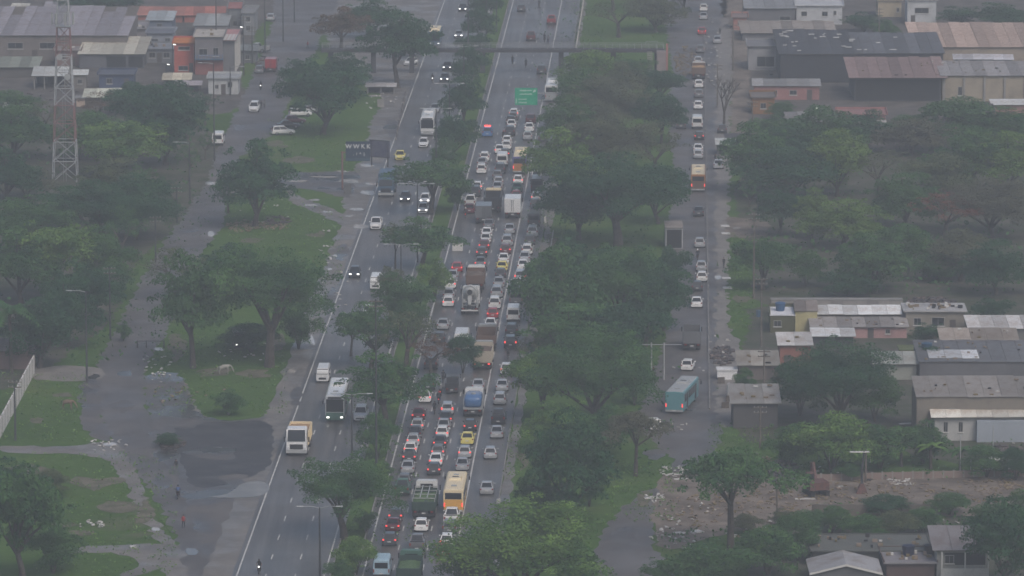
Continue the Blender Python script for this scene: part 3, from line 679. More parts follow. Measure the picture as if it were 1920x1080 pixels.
    bm_ = MB(); bm_.loft([[(x*.97, y, z) for x, z in prof(L_, w, (.26,.52))] for y in (-h-.05, -h+.1)]); part(root, 'rear_bumper', bm_.mesh('rear_bumper', mats=[M_black]) if kind == 'pickup' else (lambda me: (me.materials.append(None), me)[1])(bm_.mesh('rear_bumper')), m=None if kind == 'pickup' else PAINT['silver'], role=None if kind == 'pickup' else 'paint')
    bf = MB(); bf.box(-w*.3, w*.3, h-.02, h+.02, .38, .56); part(root, 'grille', bf.mesh('grille', mats=[M_black]))
    tz = {'hatch': .84, 'sedan': .80, 'suv': .98, 'wagon': .95, 'pickup': .98}[kind]
    tl = lamp_mesh(.20, .30 if kind in ('suv','pickup','wagon') else .17); hl = lamp_mesh(.34, .17)
    for s in (-1, 1):
        part(root, 'tail_light', tl, (s*w*.41, -h+.02, tz), M_tail, 'tail'); part(root, 'headlight', hl, (s*w*.34, h-.10, .68 if kind in ('hatch','sedan','wagon') else .82), M_head, 'head')
        mm = MB().box(-.09,.09,-.05,.05,-.06,.06).mesh('mirror'); mm.materials.append(None); part(root, 'mirror', mm, (s*(w/2+.07), h-1.45, belt+.08), PAINT['silver'], 'paint')
    part(root, 'number_plate', MB().box(-.2,.2,-.01,.01,-.065,.065).mesh('number_plate', mats=[M_plate]), (0, -h-.06, .62 if kind != 'pickup' else .55))
    wb = L_*.30
    for s in (-1, 1):
        for y in (-wb, wb*1.02): part(root, 'wheel', WH['s' if kind in ('hatch','sedan','wagon') else 'm'], (s*(w/2-.11), y, .31 if kind in ('hatch','sedan','wagon') else .36))
    root['length'] = L_
    return root
def bigbox(B, w, y0, y1, z0, z1, r=.14):
    """box with softened long edges"""
    a = w/2
    ring = [(-a+.04, z0), (-a, z0+r*.6), (-a, z1-r), (-a+r, z1), (0, z1+.05), (a-r, z1), (a, z1-r), (a, z0+r*.6), (a-.04, z0)]
    B.loft([[(x*.97, y0, z0+(z-z0)*.985) for x, z in ring], [(x, y0+.1, z) for x, z in ring], [(x, y1-.15, z) for x, z in ring], [(x*.95, y1, z0+(z-z0)*.97) for x, z in ring]])
def bus_proto(L_=11.8, w=2.55, H=3.2, name='bus', roofm='white', lower='white', rearm=None, coach=False, rearglass=True):
    h = L_/2; root = empty(name)
    B = MB(); bigbox(B, w, -h, h, .95, H); part(root, 'body', B.mesh('body', mats=[PAINT[lower] if isinstance(lower, str) else lower]))
    B = MB(); bigbox(B, w*.985, -h+.05, h-.05, .35, 1.0, .1); part(root, 'skirt', B.mesh('skirt', mats=[PAINT[rearm or lower]]))
    R = MB(); a = w/2-.13; R.add([(-a,-h+.12,H+.03),(a,-h+.12,H+.03),(a,h-.2,H+.03),(-a,h-.2,H+.03),(-a*.9,-h+.3,H+.10),(a*.9,-h+.3,H+.10),(a*.9,h-.4,H+.10),(-a*.9,h-.4,H+.10)], [(4,5,6,7),(0,1,5,4),(1,2,6,5),(2,3,7,6),(3,0,4,7)])
    part(root, 'roof', R.mesh('roof', mats=[PAINT[roofm]]))
    A = MB(); A.hexa([(-.8,-1.2,0),(.8,-1.2,0),(.8,1.2,0),(-.8,1.2,0)], [(-.7,-1,.24),(.7,-1,.24),(.7,1,.24),(-.7,1,.24)])
    ac = part(root, 'air_conditioner', A.mesh('air_conditioner', mats=[PAINT[roofm]]), (0, 1.0 if not coach else -1.5, H+.10))
    part(ac, 'grille', MB().box(-.4,.4,-.25,.25,.24,.26).mesh('grille', mats=[M_black]))
    for y in (-h*.6, h*.55): part(root, 'roof_hatch', MB().box(-.35,.35,-.35,.35,0,.08).mesh('roof_hatch', mats=[PAINT['light grey']]), (0, y, H+.10))
    part(root, 'windshield', MB().box(-w*.45,w*.45,h-.03,h+.03,1.25 if not coach else 1.5,H-.42).mesh('windshield', mats=[M_glass]))
    part(root, 'destination_display', MB().box(-w*.36,w*.36,h-.05,h+.035,H-.38,H-.12).mesh('destination_display', mats=[M_black]))
    if rearglass: part(root, 'rear_window', MB().box(-w*.41,w*.41,-h-.025,-h+.1,1.95,H-.32).mesh('rear_window', mats=[M_glass]))
    B = MB(); B.box(-w*.46,w*.46,-h-.03,-h+.1,.62,1.9 if rearglass else H-.3); part(root, 'engine_panel', B.mesh('engine_panel', mats=[PAINT[rearm or lower]]))
    part(root, 'rear_bumper', MB().box(-w*.47,w*.47,-h-.08,-h+.2,.36,.60).mesh('rear_bumper', mats=[PAINT['light grey']]))
    n = 6; seg = (L_-2.4)/n
    for s in (-1, 1):
        for i in range(n):
            y = -h+.9+i*seg
            g = part(root, 'side_window', MB().box(-.02,.02,0,seg-.16,1.55,H-.5).mesh('side_window', mats=[M_glass]) if not (s == 1 and i in (1, 5) and not coach) else MB().box(-.02,.02,.1,1.1,.5,H-.5).mesh('side_window', mats=[M_glass]), (s*w/2, y, 0))
            if s == 1 and i in (1, 5) and not coach: g.name = 'door'
        m = MB(); m.tube([(0,0,0),(s*.25,.25,-.05),(s*.3,.3,-.35)], .035, 5); m.box(s*.3-.09, s*.3+.09, .25, .33, -.75, -.3); part(root, 'mirror', m.mesh('mirror', mats=[M_black]), (s*w/2, h-.2, H-.35))
        part(root, 'tail_light', lamp_mesh(.16, .5), (s*w*.44, -h-.04, 1.25), M_tail, 'tail'); part(root, 'headlight', lamp_mesh(.36, .2), (s*w*.36, h+.01, .75), M_head, 'head')
        part(root, 'wheel', WH['l'], (s*(w/2-.2), h-2.4, .5)); part(root, 'wheel', WH['d'], (s*(w/2-.32), -h+3.0, .5))
    part(root, 'number_plate', MB().box(-.25,.25,-.01,.01,-.08,.08).mesh('number_plate', mats=[M_plate]), (0, -h-.1, .5))
    root['length'] = L_
    return root
def van_proto(L_=5.2, w=1.95, H=2.25, name='van', boxy=False):
    h = L_/2; root = empty(name); a = w/2
    def ring(y, f, zt, z0=.3): return [(-a*.9*f,y,z0),(-a*f,y,z0+.2),(-a*f,y,zt*.62),(-a*f*.90,y,zt-.12),(-a*f*.78,y,zt),(a*f*.78,y,zt),(a*f*.90,y,zt-.12),(a*f,y,zt*.62),(a*f,y,z0+.2),(a*f*.9,y,z0)]
    B = MB()
    if boxy: B.loft([ring(-h,.95,H*.95), ring(-h+.12,1,H), ring(h-.35,1,H), ring(h-.05,.97,H*.80), ring(h,.94,H*.62)])
    else: B.loft([ring(-h,.95,H*.96), ring(-h+.1,1,H), ring(h-1.6,1,H), ring(h-.75,.98,H*.62), ring(h-.1,.93,H*.45), ring(h,.86,H*.36)])
    me = B.mesh('body'); me.materials.append(None); part(root, 'body', me, m=PAINT['white'], role='paint')
    part(root, 'rear_window', MB().box(-w*.38,w*.38,-h-.02,-h+.02,H*.55,H*.84).mesh('rear_window', mats=[M_glass]))
    g = MB()
    if boxy: g.add([(-w*.42,h-.02,H*.60),(w*.42,h-.02,H*.60),(w*.40,h-.30,H*.95),(-w*.40,h-.30,H*.95)], [(0,1,2,3)])
    else: g.add([(-w*.44,h-.72,H*.63),(w*.44,h-.72,H*.63),(w*.39,h-1.52,H*.96),(-w*.39,h-1.52,H*.96)], [(0,1,2,3)])
    v = [Vector(q)+Vector((0,.04,.03)) for q in g.v]; g.v = [tuple(q) for q in v]
    part(root, 'windshield', g.mesh('windshield', mats=[M_glass]))
    for s in (-1, 1):
        for y0, y1 in ((-h+.4,-.5),(-.35,.9)):
            part(root, 'side_window', MB().box(s*a*.93-.05, s*a*.93+.05, y0, y1, H*.60, H*.82).mesh('side_window', mats=[M_glass]))
        part(root, 'tail_light', lamp_mesh(.14,.4), (s*w*.44,-h-.01,H*.42), M_tail, 'tail'); part(root, 'headlight', lamp_mesh(.26,.22), (s*w*.36,h-.02,.82), M_head, 'head')
        part(root, 'mirror', MB().box(-.08,.08,-.04,.04,-.12,.12).mesh('mirror', mats=[M_black]), (s*(a+.1), h-1.1 if not boxy else h-.3, H*.62))
        for y in (-h+1.0, h-1.0): part(root, 'wheel', WH['s'], (s*(a-.12), y, .31))
    part(root, 'grille', MB().box(-w*.28,w*.28,h-.02,h+.02,.5,.78).mesh('grille', mats=[M_black]))
    part(root, 'bumper', MB().box(-w*.47,w*.47,-h-.07,-h+.05,.32,.52).mesh('bumper', mats=[M_black]))
    part(root, 'number_plate', MB().box(-.2,.2,-.01,.01,-.065,.065).mesh('number_plate', mats=[M_plate]), (0,-h-.09,.62))
    root['length'] = L_
    return root
M_sand = mat('sand_load', (.42,.26,.13), .95, (.30,.19,.10), 2, bump=.6)
M_greens = mat('green_load', (.05,.10,.04), .9, (.09,.15,.06), 3, bump=.8)
M_drum = mat('mixer_drum', (.42,.42,.40), .5, (.30,.30,.29), 1)
def truck_proto(load, cabc, bodyc, L_=8.0, w=2.45, H=2.9, bedh=1.1):
    h = L_/2; root = empty('truck'); a = w/2; cy = h-1.0
    B = MB(); B.loft([[(-a*.96,cy-.9,.6),(a*.96,cy-.9,.6),(a*.93,cy-.9,H-.12),(a*.82,cy-.9,H),(-a*.82,cy-.9,H),(-a*.93,cy-.9,H-.12)],
                      [(-a*.97,h-.25,.55),(a*.97,h-.25,.55),(a*.93,h-.42,H-.2),(a*.80,h-.5,H-.08),(-a*.80,h-.5,H-.08),(-a*.93,h-.42,H-.2)],
                      [(-a*.92,h,.55),(a*.92,h,.55),(a*.88,h-.04,1.75),(a*.78,h-.08,1.8),(-a*.78,h-.08,1.8),(-a*.88,h-.04,1.75)]])
    cabo = part(root, 'cab', B.mesh('cab', mats=[PAINT[cabc]]))
    g = MB().add([(-a*.82,h+.0,1.80),(a*.82,h+.0,1.80),(a*.78,h-.44,H-.22),(-a*.78,h-.44,H-.22)], [(0,1,2,3)])
    part(cabo, 'windshield', g.mesh('windshield', mats=[M_glass]))
    part(cabo, 'rear_window', MB().box(-a*.55,a*.55,cy-.92,cy-.9,1.9,H-.35).mesh('rear_window', mats=[M_glass]))
    part(cabo, 'grille', MB().box(-a*.6,a*.6,h-.02,h+.03,.85,1.45).mesh('grille', mats=[M_black]))
    part(cabo, 'bumper', MB().box(-a*.96,a*.96,h-.15,h+.1,.42,.78).mesh('bumper', mats=[PAINT['light grey']]))
    for s in (-1, 1):
        part(cabo, 'mirror', MB().box(-.08,.08,-.04,.04,-.35,.25).mesh('mirror', mats=[M_black]), (s*(a+.16), h-.5, 2.0))
        part(cabo, 'door', MB().box(s*a*.965-.015, s*a*.965+.015, cy-.7, h-.6, 1.85, H-.45).mesh('door', mats=[M_glass]))
        part(cabo, 'headlight', lamp_mesh(.3,.2), (s*a*.78,h+.03,1.0), M_head, 'head')
        part(root, 'tail_light', lamp_mesh(.28,.16), (s*a*.72,-h+.0,.86), M_tail, 'tail')
        part(root, 'wheel', WH['l'], (s*(a-.18), h-1.25, .5))
        for y in (-h+1.3, -h+2.5) if L_ > 6.5 else (-h+1.4,): part(root, 'wheel', WH['d'], (s*(a-.32), y, .5))
        part(root, 'mudguard', MB().box(s*(a-.32)-.3,s*(a-.32)+.3,-h+.35,-h+.38,.3,.95).mesh('mudguard', mats=[M_black]))
    part(root, 'chassis', MB().box(-.45,.45,-h+.1,h-.6,.6,.95).box(-a*.9,a*.9,-h-.02,-h+.1,.45,.62).mesh('chassis', mats=[M_dsteel]))
    part(root, 'number_plate', MB().box(-.2,.2,-.01,.01,-.065,.065).mesh('number_plate', mats=[M_plate]), (0,-h-.04,.72))
    y0, y1 = -h+.02, cy-1.05; pm = PAINT[bodyc] if bodyc in PAINT else M_dsteel
    z0 = .98
    if load in ('sand', 'empty', 'greens', 'soil', 'rack'):
        B = MB(); B.box(-a,a,y0,y1,z0,z0+.12); B.box(-a,-a+.07,y0,y1,z0+.12,z0+bedh); B.box(a-.07,a,y0,y1,z0+.12,z0+bedh); B.box(-a+.07,a-.07,y1-.07,y1,z0+.12,z0+bedh+.25)
        k = int((y1-y0)/.8)
        for i in range(k+1):
            y = y0+.1+i*(y1-y0-.2)/k
            for s in (-1, 1): B.box(s*a-.04 if s < 0 else a, -a if s < 0 else a+.04, y-.04, y+.04, z0, z0+bedh)
        part(root, 'bed', B.mesh('bed', mats=[pm]))
        tg = part(root, 'tailgate', MB().box(-a+.07,a-.07,y0-.05,y0+.02,z0+.1,z0+bedh).mesh('tailgate', mats=[pm]))
        for x in (-a*.6, 0, a*.6): part(tg, 'rib', MB().box(x-.05,x+.05,y0-.09,y0-.05,z0+.12,z0+bedh-.03).mesh('rib', mats=[pm]))
        if load != 'empty':
            Lm = MB(); nx, ny = 6, 12; rr = random.Random(int(L_*10)+int(bedh*7)); vs = []
            top = .15 if load != 'rack' else -.35
            for j in range(ny+1):
                for i in range(nx+1):
                    ex = min(i, nx-i)/3; ey = min(1, min(j, ny-j)/2.5)
                    vs.append((-a+.08+(w-.16)*i/nx, y0+.04+(y1-y0-.1)*j/ny, z0+bedh-.3+top*ex*ey*2+rr.uniform(-.07,.07)))
            Lm.add(vs, [(j*(nx+1)+i, j*(nx+1)+i+1, (j+1)*(nx+1)+i+1, (j+1)*(nx+1)+i) for j in range(ny) for i in range(nx)])
            part(root, 'load', Lm.mesh('load', smooth=True, mats=[{'sand': M_sand, 'greens': M_greens, 'soil': M_soil, 'rack': M_greens}[load]]))
        if load == 'rack':
            F = MB()
            for x in (-.4, .4): F.box(x-.05,x+.05,y0,y1,z0+bedh+.45,z0+bedh+.53)
            for i in range(4):
                y = y0+.1+i*(y1-y0-.2)/3
                F.box(-a,a,y-.04,y+.04,z0+bedh+.37,z0+bedh+.45); F.box(-a,-a+.08,y-.04,y+.04,z0+bedh,z0+bedh+.37); F.box(a-.08,a,y-.04,y+.04,z0+bedh,z0+bedh+.37)
            part(root, 'rack', F.mesh('rack', mats=[PAINT['light grey']]))
    elif load == 'box':
        B = MB(); B.box(-a,a,y0,y1,z0,H+.45); part(root, 'cargo_box', B.mesh('cargo_box', mats=[pm]))
        for x in (-a*.5, a*.5):
            d = part(root, 'rear_door', MB().box(x-a*.47,x+a*.47,y0-.03,y0,z0+.08,H+.35).mesh('rear_door', mats=[pm])); part(d, 'latch', MB().tube([(x*.2,y0-.06,z0+.2),(x*.2,y0-.06,H+.25)], .025, 4).mesh('latch', mats=[M_dsteel]))
    elif load == 'tank':
        B = MB(); B.box(-a,a,y0,y1,z0,z0+.15); part(root, 'bed', B.mesh('bed', mats=[PAINT['light grey']]))
        T = MB(); n = 16; rings = []
        for y, f in ((y0+.3,.2),(y0+.42,.85),(y0+.6,1),(y1-.5,1),(y1-.3,.85),(y1-.2,.2)):
            sg = lambda v: math.copysign(abs(v)**.45, v); rings.append([(sg(math.cos(2*math.pi*k/n))*a*.90*f, y, 1.80+sg(math.sin(2*math.pi*k/n))*.64*f) for k in range(n)])
        T.loft(rings); part(root, 'tank', T.mesh('tank', smooth=True, mats=[PAINT['blue']]))
        F = MB()
        for y in (y0+.1, y1-.1):
            for x in (-a+.05, a-.05): F.tube([(x,y,z0),(x,y,z0+1.1)], .035, 5)
        for x in (-a+.05, a-.05): F.tube([(x,y0+.1,z0+1.1),(x,y1-.1,z0+1.1)], .035, 5)
        part(root, 'rail', F.mesh('rail', mats=[PAINT['light grey']])); part(root, 'hatch', MB().cyl((0,(y0+y1)/2,2.50),.28,.16,'z',12).mesh('hatch', mats=[PAINT['light grey']]))
    elif load == 'mixer':
        T = MB(); n = 18; rings = []; ax = Vector((0, .97, -.22)).normalized(); c0 = Vector((0, y0+.55, 3.0))
        up = Vector((1,0,0)).cross(ax)
        for d, r in ((0,.42),(.25,.55),(1.1,.95),(2.1,1.18),(3.0,1.12),(3.9,.75),(4.2,.3)):
            rings.append([c0+ax*d+Vector((1,0,0))*math.cos(2*math.pi*k/n)*r+up*math.sin(2*math.pi*k/n)*r for k in range(n)])
        T.loft(rings); part(root, 'drum', T.mesh('drum', smooth=True, mats=[M_drum]))
        part(root, 'drum_mouth', MB().tube([c0-ax*.02, c0-ax*.05], .36, 14).mesh('drum_mouth', mats=[M_black]))
        F = MB()
        for s in (-1, 1):
            F.box(s*.95-.07,s*.95+.07,y0+.15,y0+.3,z0,3.3); F.tube([(s*.9,y0+.2,3.3),(s*.5,y0+.1,3.75),(0,y0+.1,3.95)], .09, 6); F.box(s*1.05-.06,s*1.05+.06,y0+.1,y1,z0,z0+.1)
        for z in (1.3, 1.7, 2.1): F.box(-1.0,1.0,y0+.02,y0+.1,z,z+.07)
        part(root, 'frame', F.mesh('frame', mats=[PAINT['light grey']]))
        part(root, 'chute', MB().loft([[(-.3,y0-.05,2.5),(.3,y0-.05,2.5),(.22,y0-.02,2.62),(-.22,y0-.02,2.62)],[(-.2,y0-.45,1.5),(.2,y0-.45,1.5),(.14,y0-.42,1.62),(-.14,y0-.42,1.62)]]).mesh('chute', mats=[PAINT['light grey']]))
        part(root, 'rear_bumper', MB().box(-a*.95,a*.95,y0-.3,y0-.2,.6,.75).mesh('rear_bumper', mats=[PAINT['white']]))
    root['length'] = L_
    return root
def moto_proto():
    root = empty('motorcycle')
    wm = MB(); wm.cyl((0,0,0),.30,.11,'x',14); wm.cur = 1; wm.cyl((0,0,0),.2,.12,'x',10); wme = wm.mesh('wheel', mats=[M_tyre, M_rim])
    part(root, 'wheel', wme, (0,-.66,.3)); part(root, 'wheel', wme, (0,.66,.3))
    part(root, 'frame', MB().loft([[(-.1,-.35,.35),(.1,-.35,.35),(.1,-.3,.62),(-.1,-.3,.62)],[(-.14,.1,.3),(.14,.1,.3),(.12,.15,.68),(-.12,.15,.68)],[(-.05,.5,.62),(.05,.5,.62),(.05,.45,.8),(-.05,.45,.8)]]).tube([(-.07,.66,.3),(-.07,.45,.95)],.03,5).tube([(.07,.66,.3),(.07,.45,.95)],.03,5).mesh('frame', mats=[M_dsteel]))
    tk = MB().loft([[(-.08,-.12,.74),(.08,-.12,.74),(.06,-.1,.88),(-.06,-.1,.88)],[(-.15,.12,.72),(.15,.12,.72),(.11,.12,.95),(-.11,.12,.95)],[(-.08,.36,.78),(.08,.36,.78),(.06,.34,.92),(-.06,.34,.92)]]).mesh('fuel_tank'); tk.materials.append(None)
    part(root, 'fuel_tank', tk, m=PAINT['red'], role='paint')
    part(root, 'seat', MB().loft([[(-.11,-.72,.76),(.11,-.72,.76),(.10,-.72,.84),(-.10,-.72,.84)],[(-.13,-.1,.72),(.13,-.1,.72),(.11,-.1,.82),(-.11,-.1,.82)]]).mesh('seat', mats=[M_black]))
    part(root, 'handlebar', MB().tube([(-.36,.32,1.04),(-.2,.42,1.0),(.2,.42,1.0),(.36,.32,1.04)],.02,5).mesh('handlebar', mats=[M_dsteel]))
    part(root, 'cargo_case', MB().box(-.2,.2,-.98,-.66,.84,1.16).mesh('cargo_case', mats=[M_black]))
    part(root, 'headlight', lamp_mesh(.16,.16), (0,.56,.88), M_head, 'head'); part(root, 'tail_light', lamp_mesh(.14,.07), (0,-.86,.74), M_tail, 'tail')
    part(root, 'exhaust', MB().tube([(.14,.1,.3),(.17,-.7,.38)],.045,6).mesh('exhaust', mats=[M_rim]))
    root['length'] = 2.1
    return root

# ---------------------------------------------------------------- people
M_skin = mat('skin', (.20,.11,.07), .6)
CLOTH = {'black': mat('black_cloth', (.02,.02,.023), .9), 'grey': mat('grey_cloth', (.12,.12,.13), .9), 'red': mat('red_cloth', (.30,.04,.04), .9), 'white': mat('white_cloth', (.5,.5,.5), .9), 'blue': mat('blue_cloth', (.05,.09,.2), .9)}
def skin_body(name, joints, edges, lvl=1):
    me = bpy.data.meshes.new(name+'_bones'); me.from_pydata([j[:3] for j in joints], edges, [])
    o = bpy.data.objects.new(name+'_bones', me); COL.objects.link(o)
    md = o.modifiers.new('s', 'SKIN'); md.use_smooth_shade = True
    for i, j in enumerate(joints):
        r = j[3]; me.skin_vertices[0].data[i].radius = (r, r) if len(j) < 5 else (r, j[4])
    me.skin_vertices[0].data[0].use_root = True
    sb = o.modifiers.new('b', 'SUBSURF'); sb.levels = lvl
    dg = bpy.context.evaluated_depsgraph_get(); dg.update()
    out = bpy.data.meshes.new_from_object(o.evaluated_get(dg)); out.name = name
    bpy.data.objects.remove(o); return out
def person_mesh(pose):
    if pose == 'ride':
        J = [(0,-.15,.92,.15,.12),(0,-.08,1.15,.15,.11),(0,.0,1.38,.18,.11),(0,.03,1.50,.06),(0,.05,1.60,.085,.095),(0,.06,1.72,.07,.08)]
        H_ = {1: [(.20,.02,1.38,.06),(.30,.16,1.16,.045),(.32,.34,1.06,.033),(.33,.40,1.05,.035)]}
        Lg = [(.10,-.15,.90,.09),(.18,.25,.80,.075),(.17,.05,.42,.055),(.17,.12,.30,.04),(.17,.28,.28,.035)]
    elif pose == 'walk':
        J = [(0,0,.95,.14,.11),(0,.01,1.15,.14,.10),(0,.02,1.38,.17,.10),(0,.02,1.48,.055),(0,.03,1.58,.08,.09),(0,.03,1.70,.065,.075)]
        H_ = {1: [(.19,.02,1.40,.055),(.24,.05,1.12,.042),(.23,.14,.90,.03),(.23,.17,.83,.033)]}
        Lg = [(.09,0,.92,.085),(.10,.14,.52,.065),(.10,.06,.12,.04),(.10,.20,.05,.04)]
    J = [j if len(j) > 4 else (*j, j[3]) for j in J]; E = [(i, i+1) for i in range(5)]
    for s in (-1, 1):
        prev = 2
        for k, (x, y, z, r) in enumerate(H_[1]):
            if pose == 'walk' and s < 0: y = -y*.9+.04
            J.append((s*x, y, z, r, r)); E.append((prev, len(J)-1)); prev = len(J)-1
        prev = 0
        for (x, y, z, r) in Lg:
            if pose == 'walk' and s < 0: y = -y*.8 if z > .2 else (y-.32 if z > .06 else y-.34)
            J.append((s*x, y, z, r, r)); E.append((prev, len(J)-1)); prev = len(J)-1
    me = skin_body('person', J, E)
    for m_ in (None, None, M_skin): me.materials.append(m_)
    top = 1.5 if pose == 'ride' else 1.46
    for p in me.polygons:
        c = p.center
        p.material_index = 2 if c.z > top or (abs(c.x) > .21 and ((pose == 'ride' and c.y > .2) or (pose == 'walk' and c.z < 1.0))) else (0 if c.z > .93 else 1)
    return me
PM = {k: person_mesh(k) for k in ('ride', 'walk')}
HELM = MB(); n = 12
HELM.loft([[(math.cos(2*math.pi*k/n)*.135*math.cos(e), .055+math.sin(2*math.pi*k/n)*.155*math.cos(e), 1.64+.15*math.sin(e)) for k in range(n)] for e in (-.7,-.2,.3,.8,1.3)])
HELM = HELM.mesh('helmet', smooth=True); HELM.materials.append(None)
HAIR = MB(); HAIR.loft([[(math.cos(2*math.pi*k/n)*.092*math.cos(e), .02+math.sin(2*math.pi*k/n)*.105*math.cos(e), 1.64+.11*math.sin(e)) for k in range(n)] for e in (-.1,.3,.8,1.3)])
HAIR = HAIR.mesh('hair', smooth=True, mats=[M_black])
FEAT = MB(); FEAT.loft([[(-.018,.115,1.60),(.018,.115,1.60),(.004,.118,1.66),(-.004,.118,1.66)],[(-.012,.145,1.605),(.012,.145,1.605),(.003,.12,1.66),(-.003,.12,1.66)]])
for s in (-1, 1): FEAT.box(s*.095-.012, s*.095+.012, .01, .05, 1.58, 1.64)
FEAT = FEAT.mesh('face', mats=[M_skin])
def fingers(px, py, pz):
    m = MB()
    for s in (-1, 1):
        for k, l in enumerate((.062,.075,.08,.07)):
            y = py-.028+k*.019
            m.tube([(s*px,y,pz),(s*(px+.004),y+.004,pz-l*.6),(s*(px-.008),y+.01,pz-l)], [.010,.009,.007], 4)
        m.tube([(s*(px-.015),py+.03,pz+.03),(s*(px-.03),py+.055,pz-.01),(s*(px-.03),py+.06,pz-.035)], [.012,.010,.008], 4)
    return m.mesh('hand', mats=[M_skin])
HANDS = {'ride': fingers(.33,.405,1.03), 'walk': fingers(.23,.12,.80)}
def person(p, rz, pose, top, legs, helmet=None, label=None, group=None, cat='person'):
    o = empty('person', p, rz)
    b = obj('body', PM[pose], o); setmat(b, CLOTH[top], 0); setmat(b, CLOTH[legs], 1)
    obj('hand', HANDS[pose], o); obj('face', FEAT, o)
    if helmet: obj('helmet', HELM, o, m=PAINT[helmet])
    else: obj('hair', HAIR, o)
    return tag(o, label, cat, group)

# ---------------------------------------------------------------- placing vehicles
VEH = []
def dup(src):
    r = src.copy(); COL.objects.link(r)
    for ch in src.children:
        c = ch.copy(); COL.objects.link(c); c.parent = r
        for g in ch.children:
            d = g.copy(); COL.objects.link(d); d.parent = c
    return r
USED = set()
def vehicle(key, maker, p, rz, color=None, tail=False, head=False, small=False):
    if key not in PROTO: PROTO[key] = maker()
    if key not in USED: o = PROTO[key]; USED.add(key)
    else: o = dup(PROTO[key])
    o.location = p; o.rotation_euler = (0, 0, rz)
    def walk(x):
        for ch in x.children:
            r = ch.get('role')
            if r == 'paint' and color: setmat(ch, PAINT[color])
            elif r == 'tail': setmat(ch, M_brake if tail else M_tail)
            elif r == 'head': setmat(ch, M_headon if head else M_head)
            walk(ch)
    walk(o)
    return o
# kind -> (maker, noun, category)
VK = {
 'hatch': (lambda: car_proto('hatch'), 'hatchback', 'car'), 'sedan': (lambda: car_proto('sedan'), 'sedan', 'car'), 'suv': (lambda: car_proto('suv'), 'SUV', 'car'),
 'wagon': (lambda: car_proto('wagon'), 'estate car', 'car'), 'pickup': (lambda: car_proto('pickup'), 'pickup', 'pickup'),
 'van': (lambda: van_proto(), 'van', 'van'), 'boxvan': (lambda: van_proto(4.6,1.75,2.0,boxy=True), 'boxy van', 'van'), 'minibus': (lambda: van_proto(6.8,2.15,2.7,'minibus'), 'minibus', 'minibus'),
}
CC = {'w':'white','s':'silver','g':'grey','d':'dark grey','k':'black','r':'red','m':'maroon','y':'yellow','b':'blue','n':'green','e':'beige','o':'orange','p':'pale blue'}
